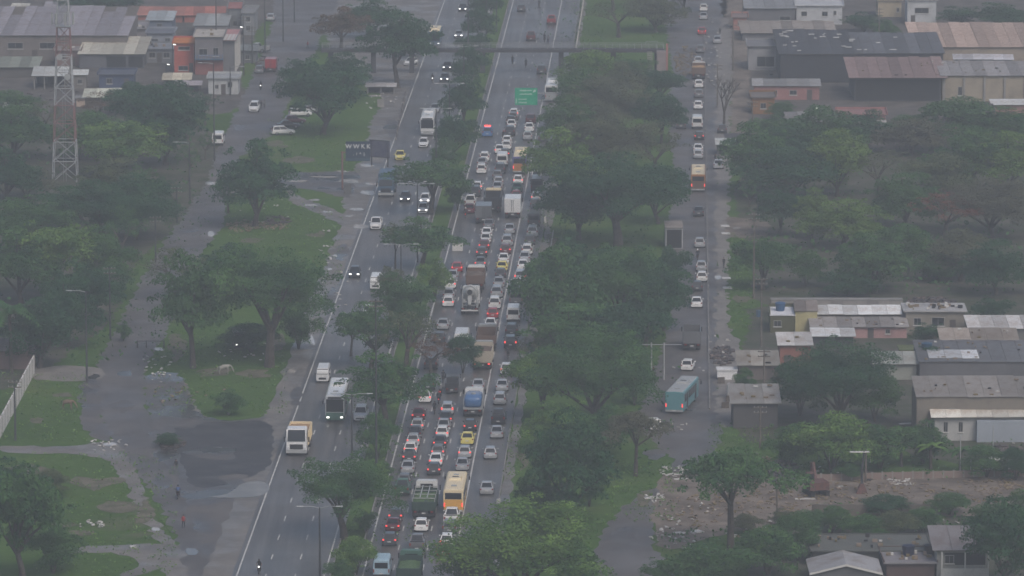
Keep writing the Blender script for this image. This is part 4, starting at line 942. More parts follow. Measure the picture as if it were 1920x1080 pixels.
# special vehicles: key -> (maker, spoken name, label, category)
SPECIAL = {
 'yellow_bus': (lambda: bus_proto(11.5,2.55,3.1,'bus','cream','cream','amber'), 'amber bus', 'amber yellow city bus with cream roof seen from behind, low in the jam', 'bus'),
 'violet_bus': (lambda: bus_proto(11.5,2.5,3.1,'bus','cream','purple','orange'), 'violet and orange bus', 'violet and orange bus with cream roof stuck in the upper jam', 'bus'),
 'coach': (lambda: bus_proto(13.0,2.6,3.7,'bus','white','white','green',coach=True), 'green and white coach', 'white coach with green lower front coming down the left carriageway', 'bus'),
 'white_bus': (lambda: bus_proto(12.0,2.55,3.5,'bus','white','white','light grey',coach=True), 'plain white bus', 'plain white bus driving below the footbridge on the left carriageway', 'bus'),
 'far_bus': (lambda: bus_proto(11.0,2.5,3.2,'bus','white','white','light grey'), 'white bus', 'white bus half hidden by trees beside the green road sign', 'bus'),
 'top_bus': (lambda: bus_proto(10.0,2.5,3.1,'bus','cream','slate blue','slate blue'), 'dark bus', 'dark bus with cream roof and one headlight, just above the footbridge', 'bus'),
 'teal_bus': (lambda: bus_proto(11.8,2.6,3.1,'bus','light grey','teal','teal',rearglass=False), 'teal bus', 'teal city bus with grey roof on the service road', 'bus'),
 'orange_bus': (lambda: bus_proto(11.5,2.5,3.1,'bus','cream','orange','brown'), 'orange bus', 'orange and brown bus with lit tail lights on the service road', 'bus'),
 'mixer': (lambda: truck_proto('mixer','white','light grey',8.2), 'concrete mixer truck', 'concrete mixer truck with pale grey drum in the jam', 'truck'),
 'tanker': (lambda: truck_proto('tank','white','blue',7.2,2.4,2.7), 'blue tank truck', 'truck carrying a glossy blue tank in the jam', 'truck'),
 'beige_tipper': (lambda: truck_proto('soil','light grey','beige',7.6,2.5,2.8,1.5), 'beige tipper truck', 'beige tipper truck with both brake lights lit', 'truck'),
 'open_tipper': (lambda: truck_proto('empty','light grey','brown',7.4,2.5,2.8,1.3), 'brown open truck', 'brown open-bed truck directly ahead of the beige tipper', 'truck'),
 'soil_tipper': (lambda: truck_proto('soil','white','brown',7.4,2.5,2.7,1.2), 'truck of brown soil', 'truck heaped with brown soil directly ahead of the concrete mixer', 'truck'),
 'cream_tipper': (lambda: truck_proto('empty','cream','dark grey',7.6,2.5,2.9,1.4), 'cream-cabbed tipper', 'dark tipper truck with a cream cab roof in the upper jam', 'truck'),
 'grey_box': (lambda: truck_proto('box','white','grey',6.4,2.35,2.3), 'grey box truck', 'grey box truck with white cab on the left side of the jam', 'truck'),
 'white_box': (lambda: truck_proto('box','white','white',6.8,2.4,2.6), 'white box truck', 'white box truck with dark marks on its rear doors', 'truck'),
 'rack_truck': (lambda: truck_proto('rack','white','dark green',9.0,2.6,3.0,1.0), 'green rack truck', 'dark green open truck with pale rack bars beside the amber bus', 'truck'),
 'green_tipper': (lambda: truck_proto('greens','green','dark green',7.6,2.5,2.8,1.1), 'green tipper truck', 'green tipper truck cut off by the lower picture edge', 'truck'),
 'kei_truck': (lambda: truck_proto('empty','dark grey','dark grey',4.6,1.75,1.95,.7), 'small dark truck', 'small dark truck alone behind the leafy branches in the jam', 'truck'),
 'blue_truck': (lambda: truck_proto('box','slate blue','slate blue',8.0,2.5,2.9), 'blue truck', 'blue truck coming down beside the puddles on the left carriageway', 'truck'),
 'sand_truck': (lambda: truck_proto('sand','white','cream',8.6,2.6,3.3,1.6), 'white truck loaded with sand', 'white truck loaded with orange sand, nearest on the left carriageway', 'truck'),
 'service_truck': (lambda: truck_proto('empty','light grey','grey',6.2,2.3,2.5,1.6), 'dark cage truck', 'grey open truck on the service road above the teal bus', 'truck'),
 'far_truck': (lambda: truck_proto('sand','white','brown',6.8,2.4,2.6,1.2), 'loaded brown truck', 'brown truck with a pale load high on the service road', 'truck'),
 'red_truck': (lambda: truck_proto('box','red','red',5.6,2.2,2.3), 'red truck', 'small red truck parked by the street shops', 'truck'),
}
# x, y (foot of the near end), kind, colour, brake lights
JAM = """774 838 hatch s b|769 854 hatch w b|767 869 hatch d b|764 890 sedan s .|761 914 hatch g .|757 932 pickup n .|741 980 hatch d b|736 999 sedan m b|737 1026 hatch d b|715 1086 van p .
784 790 sedan m b|782 810 hatch s b|777 824 sedan d .|801 757 hatch w b|806 733 pickup n .|807 695 suv d .|828 645 hatch d .|834 620 sedan s .|840 577 hatch w b|841 563 sedan s .|844 543 hatch w b|848 528 sedan s .|857 512 hatch r b
832 824 hatch w b|828 842 sedan d b|826 859 hatch g b|820 876 sedan w b|822 893 hatch d b|805 974 rack_truck . .|799 999 hatch w .|791 1037 pickup g .|776 1102 green_tipper . .
838 780 wagon s b|839 805 sedan d b|833 815 sedan s .|852 741 kei_truck . .|872 662 minibus w b|886 591 mixer . .|894 546 soil_tipper . .|896 522 hatch w .|902 503 sedan g b|903 483 hatch d b|914 470 hatch m b|914 458 sedan w .|912 447 sedan w .|919 431 sedan g .
926 400 cream_tipper . .|932 360 sedan s .|935 350 hatch s .|932 338 hatch g .|937 327 suv d .|941 314 van w .|931 291 sedan w b|948 297 hatch d b|895 421 grey_box . .|880 402 sedan m .|881 390 pickup w .|890 370 suv d .|896 359 hatch w b|903 327 wagon w .|903 314 sedan s .|915 304 wagon w .
881 836 sedan y .|889 811 hatch k b|871 861 hatch s b|867 885 sedan s .|862 965 yellow_bus . b|855 987 pickup w .|847 1004 wagon g .|843 1028 hatch w b|830 1046 hatch r b|891 783 tanker . .|900 735 sedan s .|907 695 beige_tipper . b|917 662 open_tipper . .|922 641 hatch w .|924 632 hatch r b|924 619 sedan w .|926 599 hatch r b|929 581 suv w .|933 560 suv s .|940 541 sedan s .|943 524 hatch d .|944 511 sedan y .|945 496 sedan w .|951 478 hatch m b|953 463 suv s .|961 440 sedan s .|963 411 white_box . .|970 376 hatch r b|969 362 sedan n .|971 347 hatch w b|974 327 violet_bus . b
912 930 sedan s .|919 863 hatch s .|931 824 sedan s .|934 798 pickup d .|937 761 wagon s .|941 736 sedan s .|949 704 hatch w b|957 655 suv k b|959 632 suv d .|962 606 van w .|967 574 van g .|969 558 hatch w .|970 542 hatch w .|975 530 suv s b|980 508 sedan w .|983 493 sedan s .|988 479 wagon w .|993 461 hatch d .|998 446 suv s .|1001 427 van d .|1003 404 sedan d .|1003 392 hatch d .|1005 379 hatch w b|1006 361 van d .|1000 347 hatch g .|992 340 sedan w .
963 242 sedan w .|962 256 suv d .|950 272 hatch w .|953 284 hatch w .|971 226 hatch w b|970 233 hatch g .|956 239 hatch k .|995 233 suv m .|992 248 sedan w .|989 264 hatch s .|1004 268 hatch d .|1017 140 suv d .|1001 78 pickup m .|1034 47 pickup r .|979 23 hatch d .|1034 192 far_bus . ."""
ONC = """857 23 hatch k h|867 73 sedan s h|838 133 sedan d h|840 155 hatch d h|864 166 hatch w .|823 213 sedan s .|801 256 white_bus . .|850 236 sedan w h|799 278 hatch w .|753 302 sedan y .|724 371 blue_truck . .|759 381 hatch k h|796 384 hatch w h|795 402 hatch w h|704 432 pickup w .|664 523 hatch k h|704 545 boxvan w .|698 596 sedan w .|606 719 boxvan w .|630 793 coach . h|682 792 suv w .|556 856 sand_truck . .|807 88 top_bus . h"""
SRV = """1319 22 hatch w .|1319 38 sedan s .|1316 66 hatch r b|1345 83 sedan s .|1313 100 hatch g .|1309 122 hatch s .|1310 150 far_truck . .|1310 166 hatch w .|1310 184 hatch g .|1309 206 hatch w .|1307 243 van w .|1311 264 hatch k b|1309 288 sedan w .|1309 299 hatch s .|1309 361 orange_bus . b|1310 407 sedan d .|1312 466 hatch s .|1315 510 hatch s .|1316 530 hatch w .|1307 548 hatch d .|1306 579 sedan w .|1297 659 service_truck . .|1287 697 hatch w .|1263 777 teal_bus . b|1231 809 hatch w b|1277 243 hatch d .|1347 318 sedan s .|1354 251 hatch d ."""
def parse(s):
    out = []
    for t in s.replace('\n', '|').split('|'):
        f = t.split()
        if f: out.append((float(f[0]), float(f[1]), f[2], f[3], f[4]))
    return out
def uof(x, y): return (x-1302)/S(y)
PLACED = []   # dicts
def prep(lst, stream):
    for x, y, k, c, b in lst:
        w = W(y); xx = G(x, y).x
        u = xx - w*math.tan(HEAD)
        if stream == 'srv': hd = HEAD if y < 600 else HEAD + math.atan((y-600)/180*.0)
        PLACED.append(dict(x=x, y=y, k=k, c=c, b=b, stream=stream, u=u, w=w))
prep(parse(JAM), 'jam'); prep(parse(ONC), 'onc'); prep(parse(SRV), 'srv')
LENS = {'hatch':3.95,'sedan':4.4,'suv':4.5,'pickup':5.1,'wagon':4.3,'van':5.2,'boxvan':4.6,'minibus':6.8}
LK = {'yellow_bus':11.5,'violet_bus':11.5,'coach':13,'white_bus':12,'far_bus':11,'top_bus':10,'teal_bus':11.8,'orange_bus':11.5,'mixer':8.2,'tanker':7.2,'beige_tipper':7.6,'open_tipper':7.4,'soil_tipper':7.4,'cream_tipper':7.6,'grey_box':6.4,'white_box':6.8,'rack_truck':9,'green_tipper':7.6,'kei_truck':4.6,'blue_truck':8,'sand_truck':8.6,'service_truck':6.2,'far_truck':6.8,'red_truck':5.6}
LENS.update(LK)
WID = lambda k: 2.55 if k in LK or k == 'minibus' else 1.8
for q in PLACED: q['L'] = LENS[q['k']]
# snap to lanes a little and keep bumper gaps
def lane(q):
    u = q['u']
    if q['stream'] == 'jam':
        return min(range(4), key=lambda i: abs(u-(-37.3,-33.8,-30.2,-26.3)[i]))
    if q['stream'] == 'onc': return min(range(3), key=lambda i: abs(u-(-52.5,-49.0,-45.5)[i]))
    return 0
for q in PLACED:
    q['lane'] = lane(q)
    if q['stream'] == 'jam':
        c = (-37.3,-33.8,-30.2,-26.3)[q['lane']]; q['u'] = c + max(-.55, min(.55, q['u']-c))
    elif q['stream'] == 'onc':
        c = (-52.5,-49.0,-45.5)[q['lane']]; q['u'] = c + max(-.5, min(.5, q['u']-c))
for st in ('jam', 'onc', 'srv'):
    for ln in range(4):
        Q = sorted([q for q in PLACED if q['stream'] == st and q['lane'] == ln], key=lambda q: q['w'])
        for i in range(len(Q)):
            for j in range(i):
                if abs(Q[i]['u']-Q[j]['u']) < (WID(Q[i]['k'])+WID(Q[j]['k']))/2+.15:
                    need = Q[j]['w']+Q[j]['L']+.7
                    if Q[i]['w'] < need: Q[i]['w'] = need
ORD = ['', 'next', 'second', 'third', 'fourth', 'fifth', 'sixth', 'seventh', 'eighth', 'ninth', 'tenth', 'eleventh', 'twelfth', 'thirteenth', 'fourteenth', 'fifteenth', 'sixteenth', 'seventeenth', 'eighteenth', 'nineteenth', 'twentieth'] + ['%dth' % i for i in range(21, 60)]
LANES = {('jam',0): 'leftmost queue', ('jam',1): 'second queue', ('jam',2): 'third queue', ('jam',3): 'outermost queue', ('onc',0): 'outer oncoming lane', ('onc',1): 'middle oncoming lane', ('onc',2): 'inner oncoming lane', ('srv',0): 'service road'}
def heading(q):
    if q['stream'] != 'srv': return HEAD
    return {'1263': HEAD+rad(11), '1231': HEAD+rad(-14), '1287': HEAD+rad(7)}.get(str(int(q['x'])), HEAD)
for q in PLACED:
    k = q['k']; hd = heading(q)
    d = Vector((math.sin(hd), math.cos(hd), 0))
    p = road(q['u'], q['w']) + d*(q['L']/2+.05)
    p.z = .026
    flip = q['stream'] == 'onc'
    rz = -hd + (math.pi if flip else 0) + RND.uniform(-.012, .012)
    if k in SPECIAL: mk = SPECIAL[k][0]; o = vehicle(k, mk, p, rz, None, q['b'] == 'b', q['b'] == 'h')
    else: o = vehicle(k, VK[k][0], p, rz, CC[q['c']], q['b'] == 'b', q['b'] == 'h')
    q['o'] = o
    if k not in LK: o.scale = (1.06, 1.0, 1.05)
    if k in LK and SPECIAL[k][3] == 'truck' and k not in ('kei_truck',): o.scale = (1.12, 1.04, 1.14)
def label_streams():
    for st in ('jam', 'onc', 'srv'):
        for ln in range(4):
            Q = sorted([q for q in PLACED if q['stream'] == st and q['lane'] == ln], key=lambda q: q['w'])
            sp = [i for i, q in enumerate(Q) if q['k'] in SPECIAL]
            for i, q in enumerate(Q):
                k = q['k']
                if k in SPECIAL:
                    tag(q['o'], SPECIAL[k][2], SPECIAL[k][3], {'jam':'vehicles queueing in the jam','onc':'oncoming traffic on the left carriageway','srv':'vehicles on the service road'}[st]); continue
                noun, cat = VK[k][1], VK[k][2]
                c = 'yellow taxi' if q['c'] == 'y' else CC[q['c']]
                if q['c'] == 'y': noun = 'sedan'; cat = 'taxi'
                ex = ' with lit brake lights' if q['b'] == 'b' else (' with lit headlights' if q['b'] == 'h' else '')
                best = min(sp, key=lambda j: abs(j-i)) if sp else None
                ahead = 'beyond' if st != 'jam' else 'ahead of'
                if best is not None and abs(best-i) <= 6:
                    r = ORD[abs(best-i)]; rel = (ahead if i > best else ('behind' if st == 'jam' else 'below'))
                    name = SPECIAL[Q[best]['k']][1]
                    pos = (r+' in line '+rel if r != 'next' else 'directly '+rel)+' the '+name
                else:
                    far = len(Q)-1-i < i
                    n_ = ORD[(len(Q)-i) if far else i+1].replace('next', 'first')
                    pos = n_+' from the '+('far' if far else 'near')+' end of the '+LANES[(st, ln)]
                if len((c+' '+noun+ex+', '+pos).split()) > 16: ex = ' braking' if q['b'] == 'b' else ''
                tag(q['o'], (c+' '+noun+ex+', '+pos), cat, {'jam':'vehicles queueing in the jam','onc':'oncoming traffic on the left carriageway','srv':'vehicles on the service road'}[st])
label_streams()
for q in PLACED:
    if q['k'] == 'coach':
        part(q['o'], 'lower_front', MB().box(-1.2,1.2,6.46,6.53,.62,1.42).mesh('lower_front', mats=[PAINT['green']])); part(q['o'], 'lower_side', MB().box(-1.33,-1.29,-5.5,6.0,.5,1.45).box(1.29,1.33,-5.5,6.0,.5,1.45).mesh('lower_side', mats=[PAINT['green']]))

# police car with its red light bar, alone at the left edge high in the jam
pc = vehicle('suv', VK['suv'][0], road(-37.3, W(258)+2.3, .04), -HEAD, 'blue', False); pc.name = 'police_car'
tag(pc, 'blue and white police car with glowing red light bar, stopped in the upper jam', 'police car')
part(pc, 'light_bar', MB().box(-.55,.55,-.14,.14,0,.16).mesh('light_bar', mats=[mat('red_beacon', (.6,.03,.03), .3, emit=(1,.05,.04,3))]), (0,-.2,1.71))
part(pc, 'roof_panel', MB().box(-.5,.5,-.6,.6,0,.02).mesh('roof_panel', mats=[PAINT['white']]), (0,-1.1,1.70))
# parked and street vehicles left
def parked(x, y, kind, c, rz, lab, tail=False, head=False, cat=None):
    if kind in SPECIAL: o = vehicle(kind, SPECIAL[kind][0], G(x, y, .04), rz, None, tail, head); cc = SPECIAL[kind][3]
    else: o = vehicle(kind, VK[kind][0], G(x, y, .04), rz, c, tail, head); cc = VK[kind][2]
    return tag(o, lab, cat or cc)
parked(531, 252, 'wagon', 'white', rad(-78), 'white estate car parked sideways on the grass, nearest of the parked row')
parked(540, 240, 'sedan', 'dark grey', rad(-78), 'dark grey sedan parked just behind the white estate car')
parked(553, 231, 'hatch', 'maroon', rad(-75), 'maroon hatchback parked in the middle of the row under the trees')
parked(563, 218, 'wagon', 'white', rad(-75), 'white estate car parked in the shade, farther than the maroon one')
parked(588, 212, 'hatch', 'silver', rad(-70), 'silver hatchback parked farthest right under the dark round tree')
parked(477, 208, 'suv', 'white', -rad(2)+math.pi, 'white SUV driving on the left street with two people beside it')
parked(410, 270, 'van', 'white', -rad(2), 'white van parked on the verge left of the street')
parked(509, 133, 'red_truck', None, -HEAD, SPECIAL['red_truck'][2])
parked(487, 136, 'hatch', 'grey', -HEAD, 'grey hatchback parked beside the small red truck')
parked(482, 97, 'pickup', 'light grey', rad(70), 'pale pickup parked slantwise in front of the striped building')
parked(450, 650, 'van', 'dark grey', rad(8)+math.pi, 'dark van under the spreading tree with one bright headlight', head=True)
parked(508, 38, 'hatch', 'silver', -HEAD, 'silver hatchback at the far end of the left street')
parked(665, 128, 'sedan', 'white', rad(40), 'white sedan half hidden under the dark tree by the footbridge')
parked(770, 122, 'hatch', 'white', rad(160), 'white hatchback parked behind the trees at the highway edge')
# motorcycles
MOT = [(831,716,'jam','red','black','black','black'),(826,742,'jam','black','grey','black','white'),(823,756,'jam','red','black','blue','red'),(815,775,'jam','black','black','grey','black'),(858,664,'jam','black','black','grey','white'),
 (986,126,'jam','black','black','black','black'),(961,120,'jam','red','black','blue','black'),(1021,78,'jam','black','black','black','black'),(1028,82,'jam','red','grey','blue','black'),(1011,14,'jam','black','black','grey','black'),
 (811,154,'onc','black','black','black','black'),(907,12,'onc','black','grey','black','black'),(486,1074,'onc','black','black','black','black'),(489,168,'str','black','black','black','black'),(334,934,'str','red','blue','black','black'),(1308,487,'srv','black','black','grey','white'),(873,408,'jam','black','black','grey','white'),(953,672,'jam','red','black','grey','black'),(944,262,'jam','black','black','black','red')]
MLAB = ['between the first and second queues, nearest to the leafy branches','between the first and second queues, in the middle of the filtering three','filtering just behind the others between the queues','filtering last, just above the first brake-lit estate car',
 'beside the minibus in the jam','alone under the footbridge in the right lane','just right of the median trees under the footbridge','left of a pair above the footbridge','right of a pair above the footbridge','highest on the right carriageway',
 'coming toward the camera below the footbridge','at the very top of the inner oncoming lane','with headlight on in the lower left lane','with headlight on in the left street','on the street beside the muddy apron','among the cars on the service road','beside the grey box truck in the jam','by the trees at the outermost queue','left of the dark hatchback in the upper jam']
for i, (x, y, st, c, top, legs, hel) in enumerate(MOT):
    fl = st == 'onc' or i == 13; p = G(x, y, .04)
    o = vehicle('moto', moto_proto, p, -HEAD+(math.pi if fl else 0), c, st == 'jam' and i in (1,2,16), fl)
    tag(o, '%s motorcycle %s' % (c, MLAB[i]), 'motorcycle', 'motorcycles filtering through traffic')
    if i == 16: pass
    person(p+Vector((0,0,0)), -HEAD+(math.pi if fl else 0), 'ride', top, legs, hel, 'rider in %s on the motorcycle %s' % (top, (MLAB[i].split(',')[0] if i not in (0,1) else MLAB[i].split(', ')[1])), 'motorcycle riders')
PPL = [(344,990,.3,'red','black','person in a red top on the street edge by the apron'),(1357,502,-.2,'black','black','person in dark clothes walking on the service road pavement'),(1341,306,.1,'black','grey','person standing at the pavement edge above the parked silver car'),
 (490,205,3.1,'black','black','person in black walking right beside the white SUV on the street'),(496,204,3.0,'grey','black','person in grey, the farther of two walking by the white SUV'),(1350,66,0,'black','black','person in black beside the workshops high on the service road'),(1285,655,.5,'grey','blue','person at the left edge of the service road by the open truck'),(330,885,.2,'black','grey','person in dark clothes walking above the motorcycle by the apron'),(577,92,1,'red','black','person in red at the left foot of the footbridge'),(525,185,2,'black','black','person in black at the mouth of the left street crossing'),(1225,710,.2,'black','black','person waiting at the edge of the belt by the twin poles')]
for x, y, r, t_, l_, lab in PPL: person(G(x, y, .04), -r, 'walk', t_, l_, None, lab)
# horses
def horse(x, y, rz, m, lab, graze=True):
    nk = [(0,.75,1.30,.19),(0,1.05,1.15 if graze else 1.6,.13),(0,1.30,.75 if graze else 1.85,.11),(0,1.42,.45 if graze else 1.80,.085),(0,1.50,.22 if graze else 1.66,.055)]
    J = [(0,0,1.15,.27,.30),(0,.5,1.18,.26,.30),(0,-.5,1.20,.27,.30),(0,-.75,1.15,.17,.2)]
    E = [(0,1),(0,2),(2,3)]; prev = 1
    for q in nk: J.append((*q, q[3])); E.append((prev, len(J)-1)); prev = len(J)-1
    for s in (-1, 1):
        prev = 1
        for q in ((s*.15,.55,.85,.11),(s*.15,.52,.50,.055),(s*.15,.56,.12,.045),(s*.15,.60,.03,.055)): J.append((*q, q[3])); E.append((prev, len(J)-1)); prev = len(J)-1
        prev = 2
        for q in ((s*.16,-.58,.88,.13),(s*.15,-.70,.52,.06),(s*.15,-.64,.12,.045),(s*.15,-.60,.03,.055)): J.append((*q, q[3])); E.append((prev, len(J)-1)); prev = len(J)-1
    me = skin_body('body', J, E); me.materials.append(m)
    o = empty('horse', G(x, y, .03), rz); obj('body', me, o)
    obj('tail', MB().tube([(0,-.82,1.25),(0,-1.0,1.0),(0,-1.02,.6)], [.05,.06,.02], 6).mesh('tail', mats=[M_black if m is M_brownhair else m]), o)
    e = MB()
    for s in (-1, 1): e.tube([(s*.06,nk[2][1]+.03,nk[2][2]+.06),(s*.08,nk[2][1]-.03,nk[2][2]+.2)], [.04,.01], 5)
    obj('ears', e.mesh('ears', mats=[m]), o)
    return tag(o, lab, 'horse')
M_brownhair = mat('brown_hide', (.16,.11,.075), .8); M_whitehair = mat('white_hide', (.26,.25,.225), .8)
horse(420, 702, rad(-70), M_whitehair, 'white horse grazing on the grass under the spreading tree')
horse(127, 768, rad(-110), M_brownhair, 'brown horse grazing on the lawn beside the block wall')
# ================================================================ buildings
WALLM = {}
def wallmat(c, dirty=.6):
    k = tuple(round(v,3) for v in c)+(dirty,)
    if k not in WALLM: WALLM[k] = mat('wall_%d' % len(WALLM), c, .9, tuple(v*dirty for v in c), .35, bump=.2, detail=8, thr=(.45,.75))
    return WALLM[k]
ROOFM = {}
def roofmat(c):
    k = tuple(round(v,3) for v in c)
    if k not in ROOFM: ROOFM[k] = mat('roof_%d' % len(ROOFM), c, .75, tuple(v*f for v, f in zip(c, (.62,.50,.42))), .45, wave=2.6, rnd=.3, detail=9, thr=(.46,.70))
    return ROOFM[k]
M_lit_ = mat('pale_litter', (.50,.49,.47), .7, (.35,.33,.31), 1); M_rub_ = mat('broken_masonry', (.22,.17,.14), .9, (.14,.11,.04), 1)
M_frame = mat('window_frame', (.30,.30,.29), .6); M_pane = mat('window_pane', (.02,.024,.028), .15, spec=.5); M_door = mat('door_paint', (.08,.07,.065), .6); M_inshade = mat('painted_interior_shade', (.018,.019,.02), .9)  # last one: shade inside openings and open sheds, put into the colour
M_trim = mat('pale_trim', (.50,.49,.47), .8)
wcache = {}
def window(parent, x, z, w, h, y=0.0):
    k = (round(w,2), round(h,2))
    if k not in wcache:
        f = MB(); t = .07
        f.box(-w/2-t, w/2+t, -.05, 0, -h/2-t, -h/2); f.box(-w/2-t, w/2+t, -.05, 0, h/2, h/2+t); f.box(-w/2-t, -w/2, -.05, 0, -h/2, h/2); f.box(w/2, w/2+t, -.05, 0, -h/2, h/2); f.box(-.02,.02,-.045,0,-h/2,h/2)
        wcache[k] = (f.mesh('window', mats=[M_frame]), MB().box(-w/2, w/2, -.015, .02, -h/2, h/2).mesh('pane', mats=[M_pane]), MB().box(-w/2-.15, w/2+.15, -.14, -.0, -h/2-.16, -h/2-.075).mesh('sill', mats=[M_trim]))
    o = obj('window', wcache[k][0], parent, (x, y, z)); obj('pane', wcache[k][1], o); obj('sill', wcache[k][2], o)
def sheets(parent, x0, x1, y0, y1, z0, z1, c, thick=.07, wid=2.2, name='roof', wob=.05):
    """a roof slope of separate sheets from the low edge (y0, z0) to the high edge (y1, z1)"""
    n = max(1, int(round((x1-x0)/wid))); n = min(n, 14); dx = (x1-x0)/n
    r = obj(name, MB().hexa([(x0+.05,y0+.06,z0-thick-.05),(x1-.05,y0+.06,z0-thick-.05),(x1-.05,y1,z1-thick-.05),(x0+.05,y1,z1-thick-.05)], [(x0+.05,y0+.06,z0-thick),(x1-.05,y0+.06,z0-thick),(x1-.05,y1,z1-thick),(x0+.05,y1,z1-thick)]).mesh(name, mats=[M_wood]), parent)
    me = MB().hexa([(.02,0,-thick),(dx-.02,0,-thick),(dx-.02,y1-y0,z1-z0-thick),(.02,y1-y0,z1-z0-thick)], [(.02,0,0),(dx-.02,0,0),(dx-.02,y1-y0,z1-z0),(.02,y1-y0,z1-z0)]).mesh('roof_sheet', mats=[roofmat(c)])
    for i in range(n):
        obj('roof_sheet', me, r, (x0+i*dx, y0+RND.uniform(-.12,.12)*wob/.05, z0+.012+RND.uniform(0,wob)), (RND.uniform(-.004,.004), 0, 0))
    return r
BLD = []
def building(x0, x1, yb, h, d, wall, roof, rc=None, label='', wins=(), doors=(), rise=1.0, over=.4, floors=None, rz=0.0, cat='building', name='house', dark=(), pillars=0, parapet=.35):
    """x0, x1, yb: left, right and foot of the front wall in the survey picture; h, d in metres"""
    a, b = G(x0, yb), G(x1, yb); w = b.x-a.x
    o = empty(name, ((a.x+b.x)/2, a.y, 0), rz or RND.uniform(-.035,.035)*(w < 14)); X = w/2
    wm = wallmat(wall)
    if pillars:
        for i in range(pillars):
            x = -X+.15+(w-.3)*i/(pillars-1)
            for y in (.12, d-.12): obj('pillar', MB().box(-.12,.12,-.12,.12,0,h).mesh('pillar', mats=[wm]), o, (x, y, 0))
        obj('back_wall', MB().box(-X, X, d-.1, d, 0, h-.05).mesh('back_wall', mats=[M_inshade]), o)
    else: obj('wall', MB().box(-X, X, 0, d, 0, h).mesh('wall', mats=[wm]), o)
    for (fx, z, ww, hh) in wins: window(o, -X+fx*w, z, ww, hh)
    for (fx, ww, hh) in doors:
        q = obj('door', MB().box(-ww/2, ww/2, -.03, .02, 0, hh).mesh('door', mats=[M_door]), o, (-X+fx*w, 0, 0)); obj('handle', MB().box(ww*.32, ww*.38, -.07, -.03, hh*.45, hh*.5).mesh('handle', mats=[M_steel]), q)
    for (f0, f1, z0, z1) in dark: obj('opening_shade', MB().box(-X+f0*w, -X+f1*w, -.02, .03, z0, z1).mesh('opening_shade', mats=[M_inshade]), o)  # near-black panel on the solid wall paints the shade inside an opening
    e = over
    if roof == 'lean': sheets(o, -X-e, X+e, -e, d+e*.5, h+.15, h+rise+.15, rc)
    elif roof == 'gable':   # ridge along X
        sheets(o, -X-e, X+e, -e, d/2, h+.15, h+rise+.15, rc)
        obj('rear_slope', MB().hexa([(-X-e,d/2,h+rise+.05),(X+e,d/2,h+rise+.05),(X+e,d+e,h+.08),(-X-e,d+e,h+.08)], [(-X-e,d/2,h+rise+.12),(X+e,d/2,h+rise+.12),(X+e,d+e,h+.15),(-X-e,d+e,h+.15)]).mesh('rear_slope', mats=[roofmat(rc)]), o)
        obj('gable', MB().add([(-X,.02,h),(-X,d/2,h+rise),(-X,d-.02,h),(X,.02,h),(X,d/2,h+rise),(X,d-.02,h)], [(0,1,2),(3,5,4)]).mesh('gable', mats=[wm]), o)
    elif roof == 'front':   # gable faces the camera
        for s in (-1, 1):
            obj('roof', MB().hexa([(s*(X+e),-e,h+.02),(0,-e,h+rise+.02),(0,d+e,h+rise+.02),(s*(X+e),d+e,h+.02)][::s], [(s*(X+e),-e,h+.12),(0,-e,h+rise+.12),(0,d+e,h+rise+.12),(s*(X+e),d+e,h+.12)][::s]).mesh('roof', mats=[roofmat(rc)]), o)
            obj('verge_board', MB().hexa([(s*(X+e),-e-.06,h-.12),(0,-e-.06,h+rise-.12),(0,-e-.01,h+rise-.12),(s*(X+e),-e-.01,h-.12)][::s], [(s*(X+e),-e-.06,h+.14),(0,-e-.06,h+rise+.14),(0,-e-.01,h+rise+.14),(s*(X+e),-e-.01,h+.14)][::s]).mesh('verge_board', mats=[M_trim]), o)
        obj('gable', MB().add([(-X,-.001,h),(X,-.001,h),(0,-.001,h+rise)], [(0,1,2)]).mesh('gable', mats=[wm]), o)
    elif roof == 'flat':
        obj('roof', MB().box(-X-e, X+e, -e, d+e, h, h+.18).mesh('roof', mats=[wallmat(rc)]), o)
        if parapet:
            P = MB(); t = .12; P.box(-X-e,X+e,d+e-t,d+e,h+.18,h+.18+parapet); P.box(-X-e,-X-e+t,-e,d+e-t,h+.18,h+.18+parapet); P.box(X+e-t,X+e,-e,d+e-t,h+.18,h+.18+parapet)
            obj('parapet', P.mesh('parapet', mats=[wm]), o)
    tag(o, label, cat, 'houses and sheds around the highway'); BLD.append((o, label))
    return o
def water_tank(x, y, z, d_m, label, c=(.03,.08,.17), host=None):
    o = empty('water_tank', Vector((G(x,y).x, G(x,y).y+d_m, z)))
    k = 'tank_%s' % (c,)
    obj('shell', MB().tube([(0,0,0),(0,0,1.1)], [.62,.78], 14).mesh('shell', mats=[mat(k, c, .5)]), o); obj('lid', MB().tube([(0,0,1.1),(0,0,1.22),(0,0,1.36)], [.82,.80,.25], 14).mesh('lid', mats=[mat(k, c, .5)]), o)
    tag(o, label, 'water tank')
g = (.22,.22,.22)
B = building
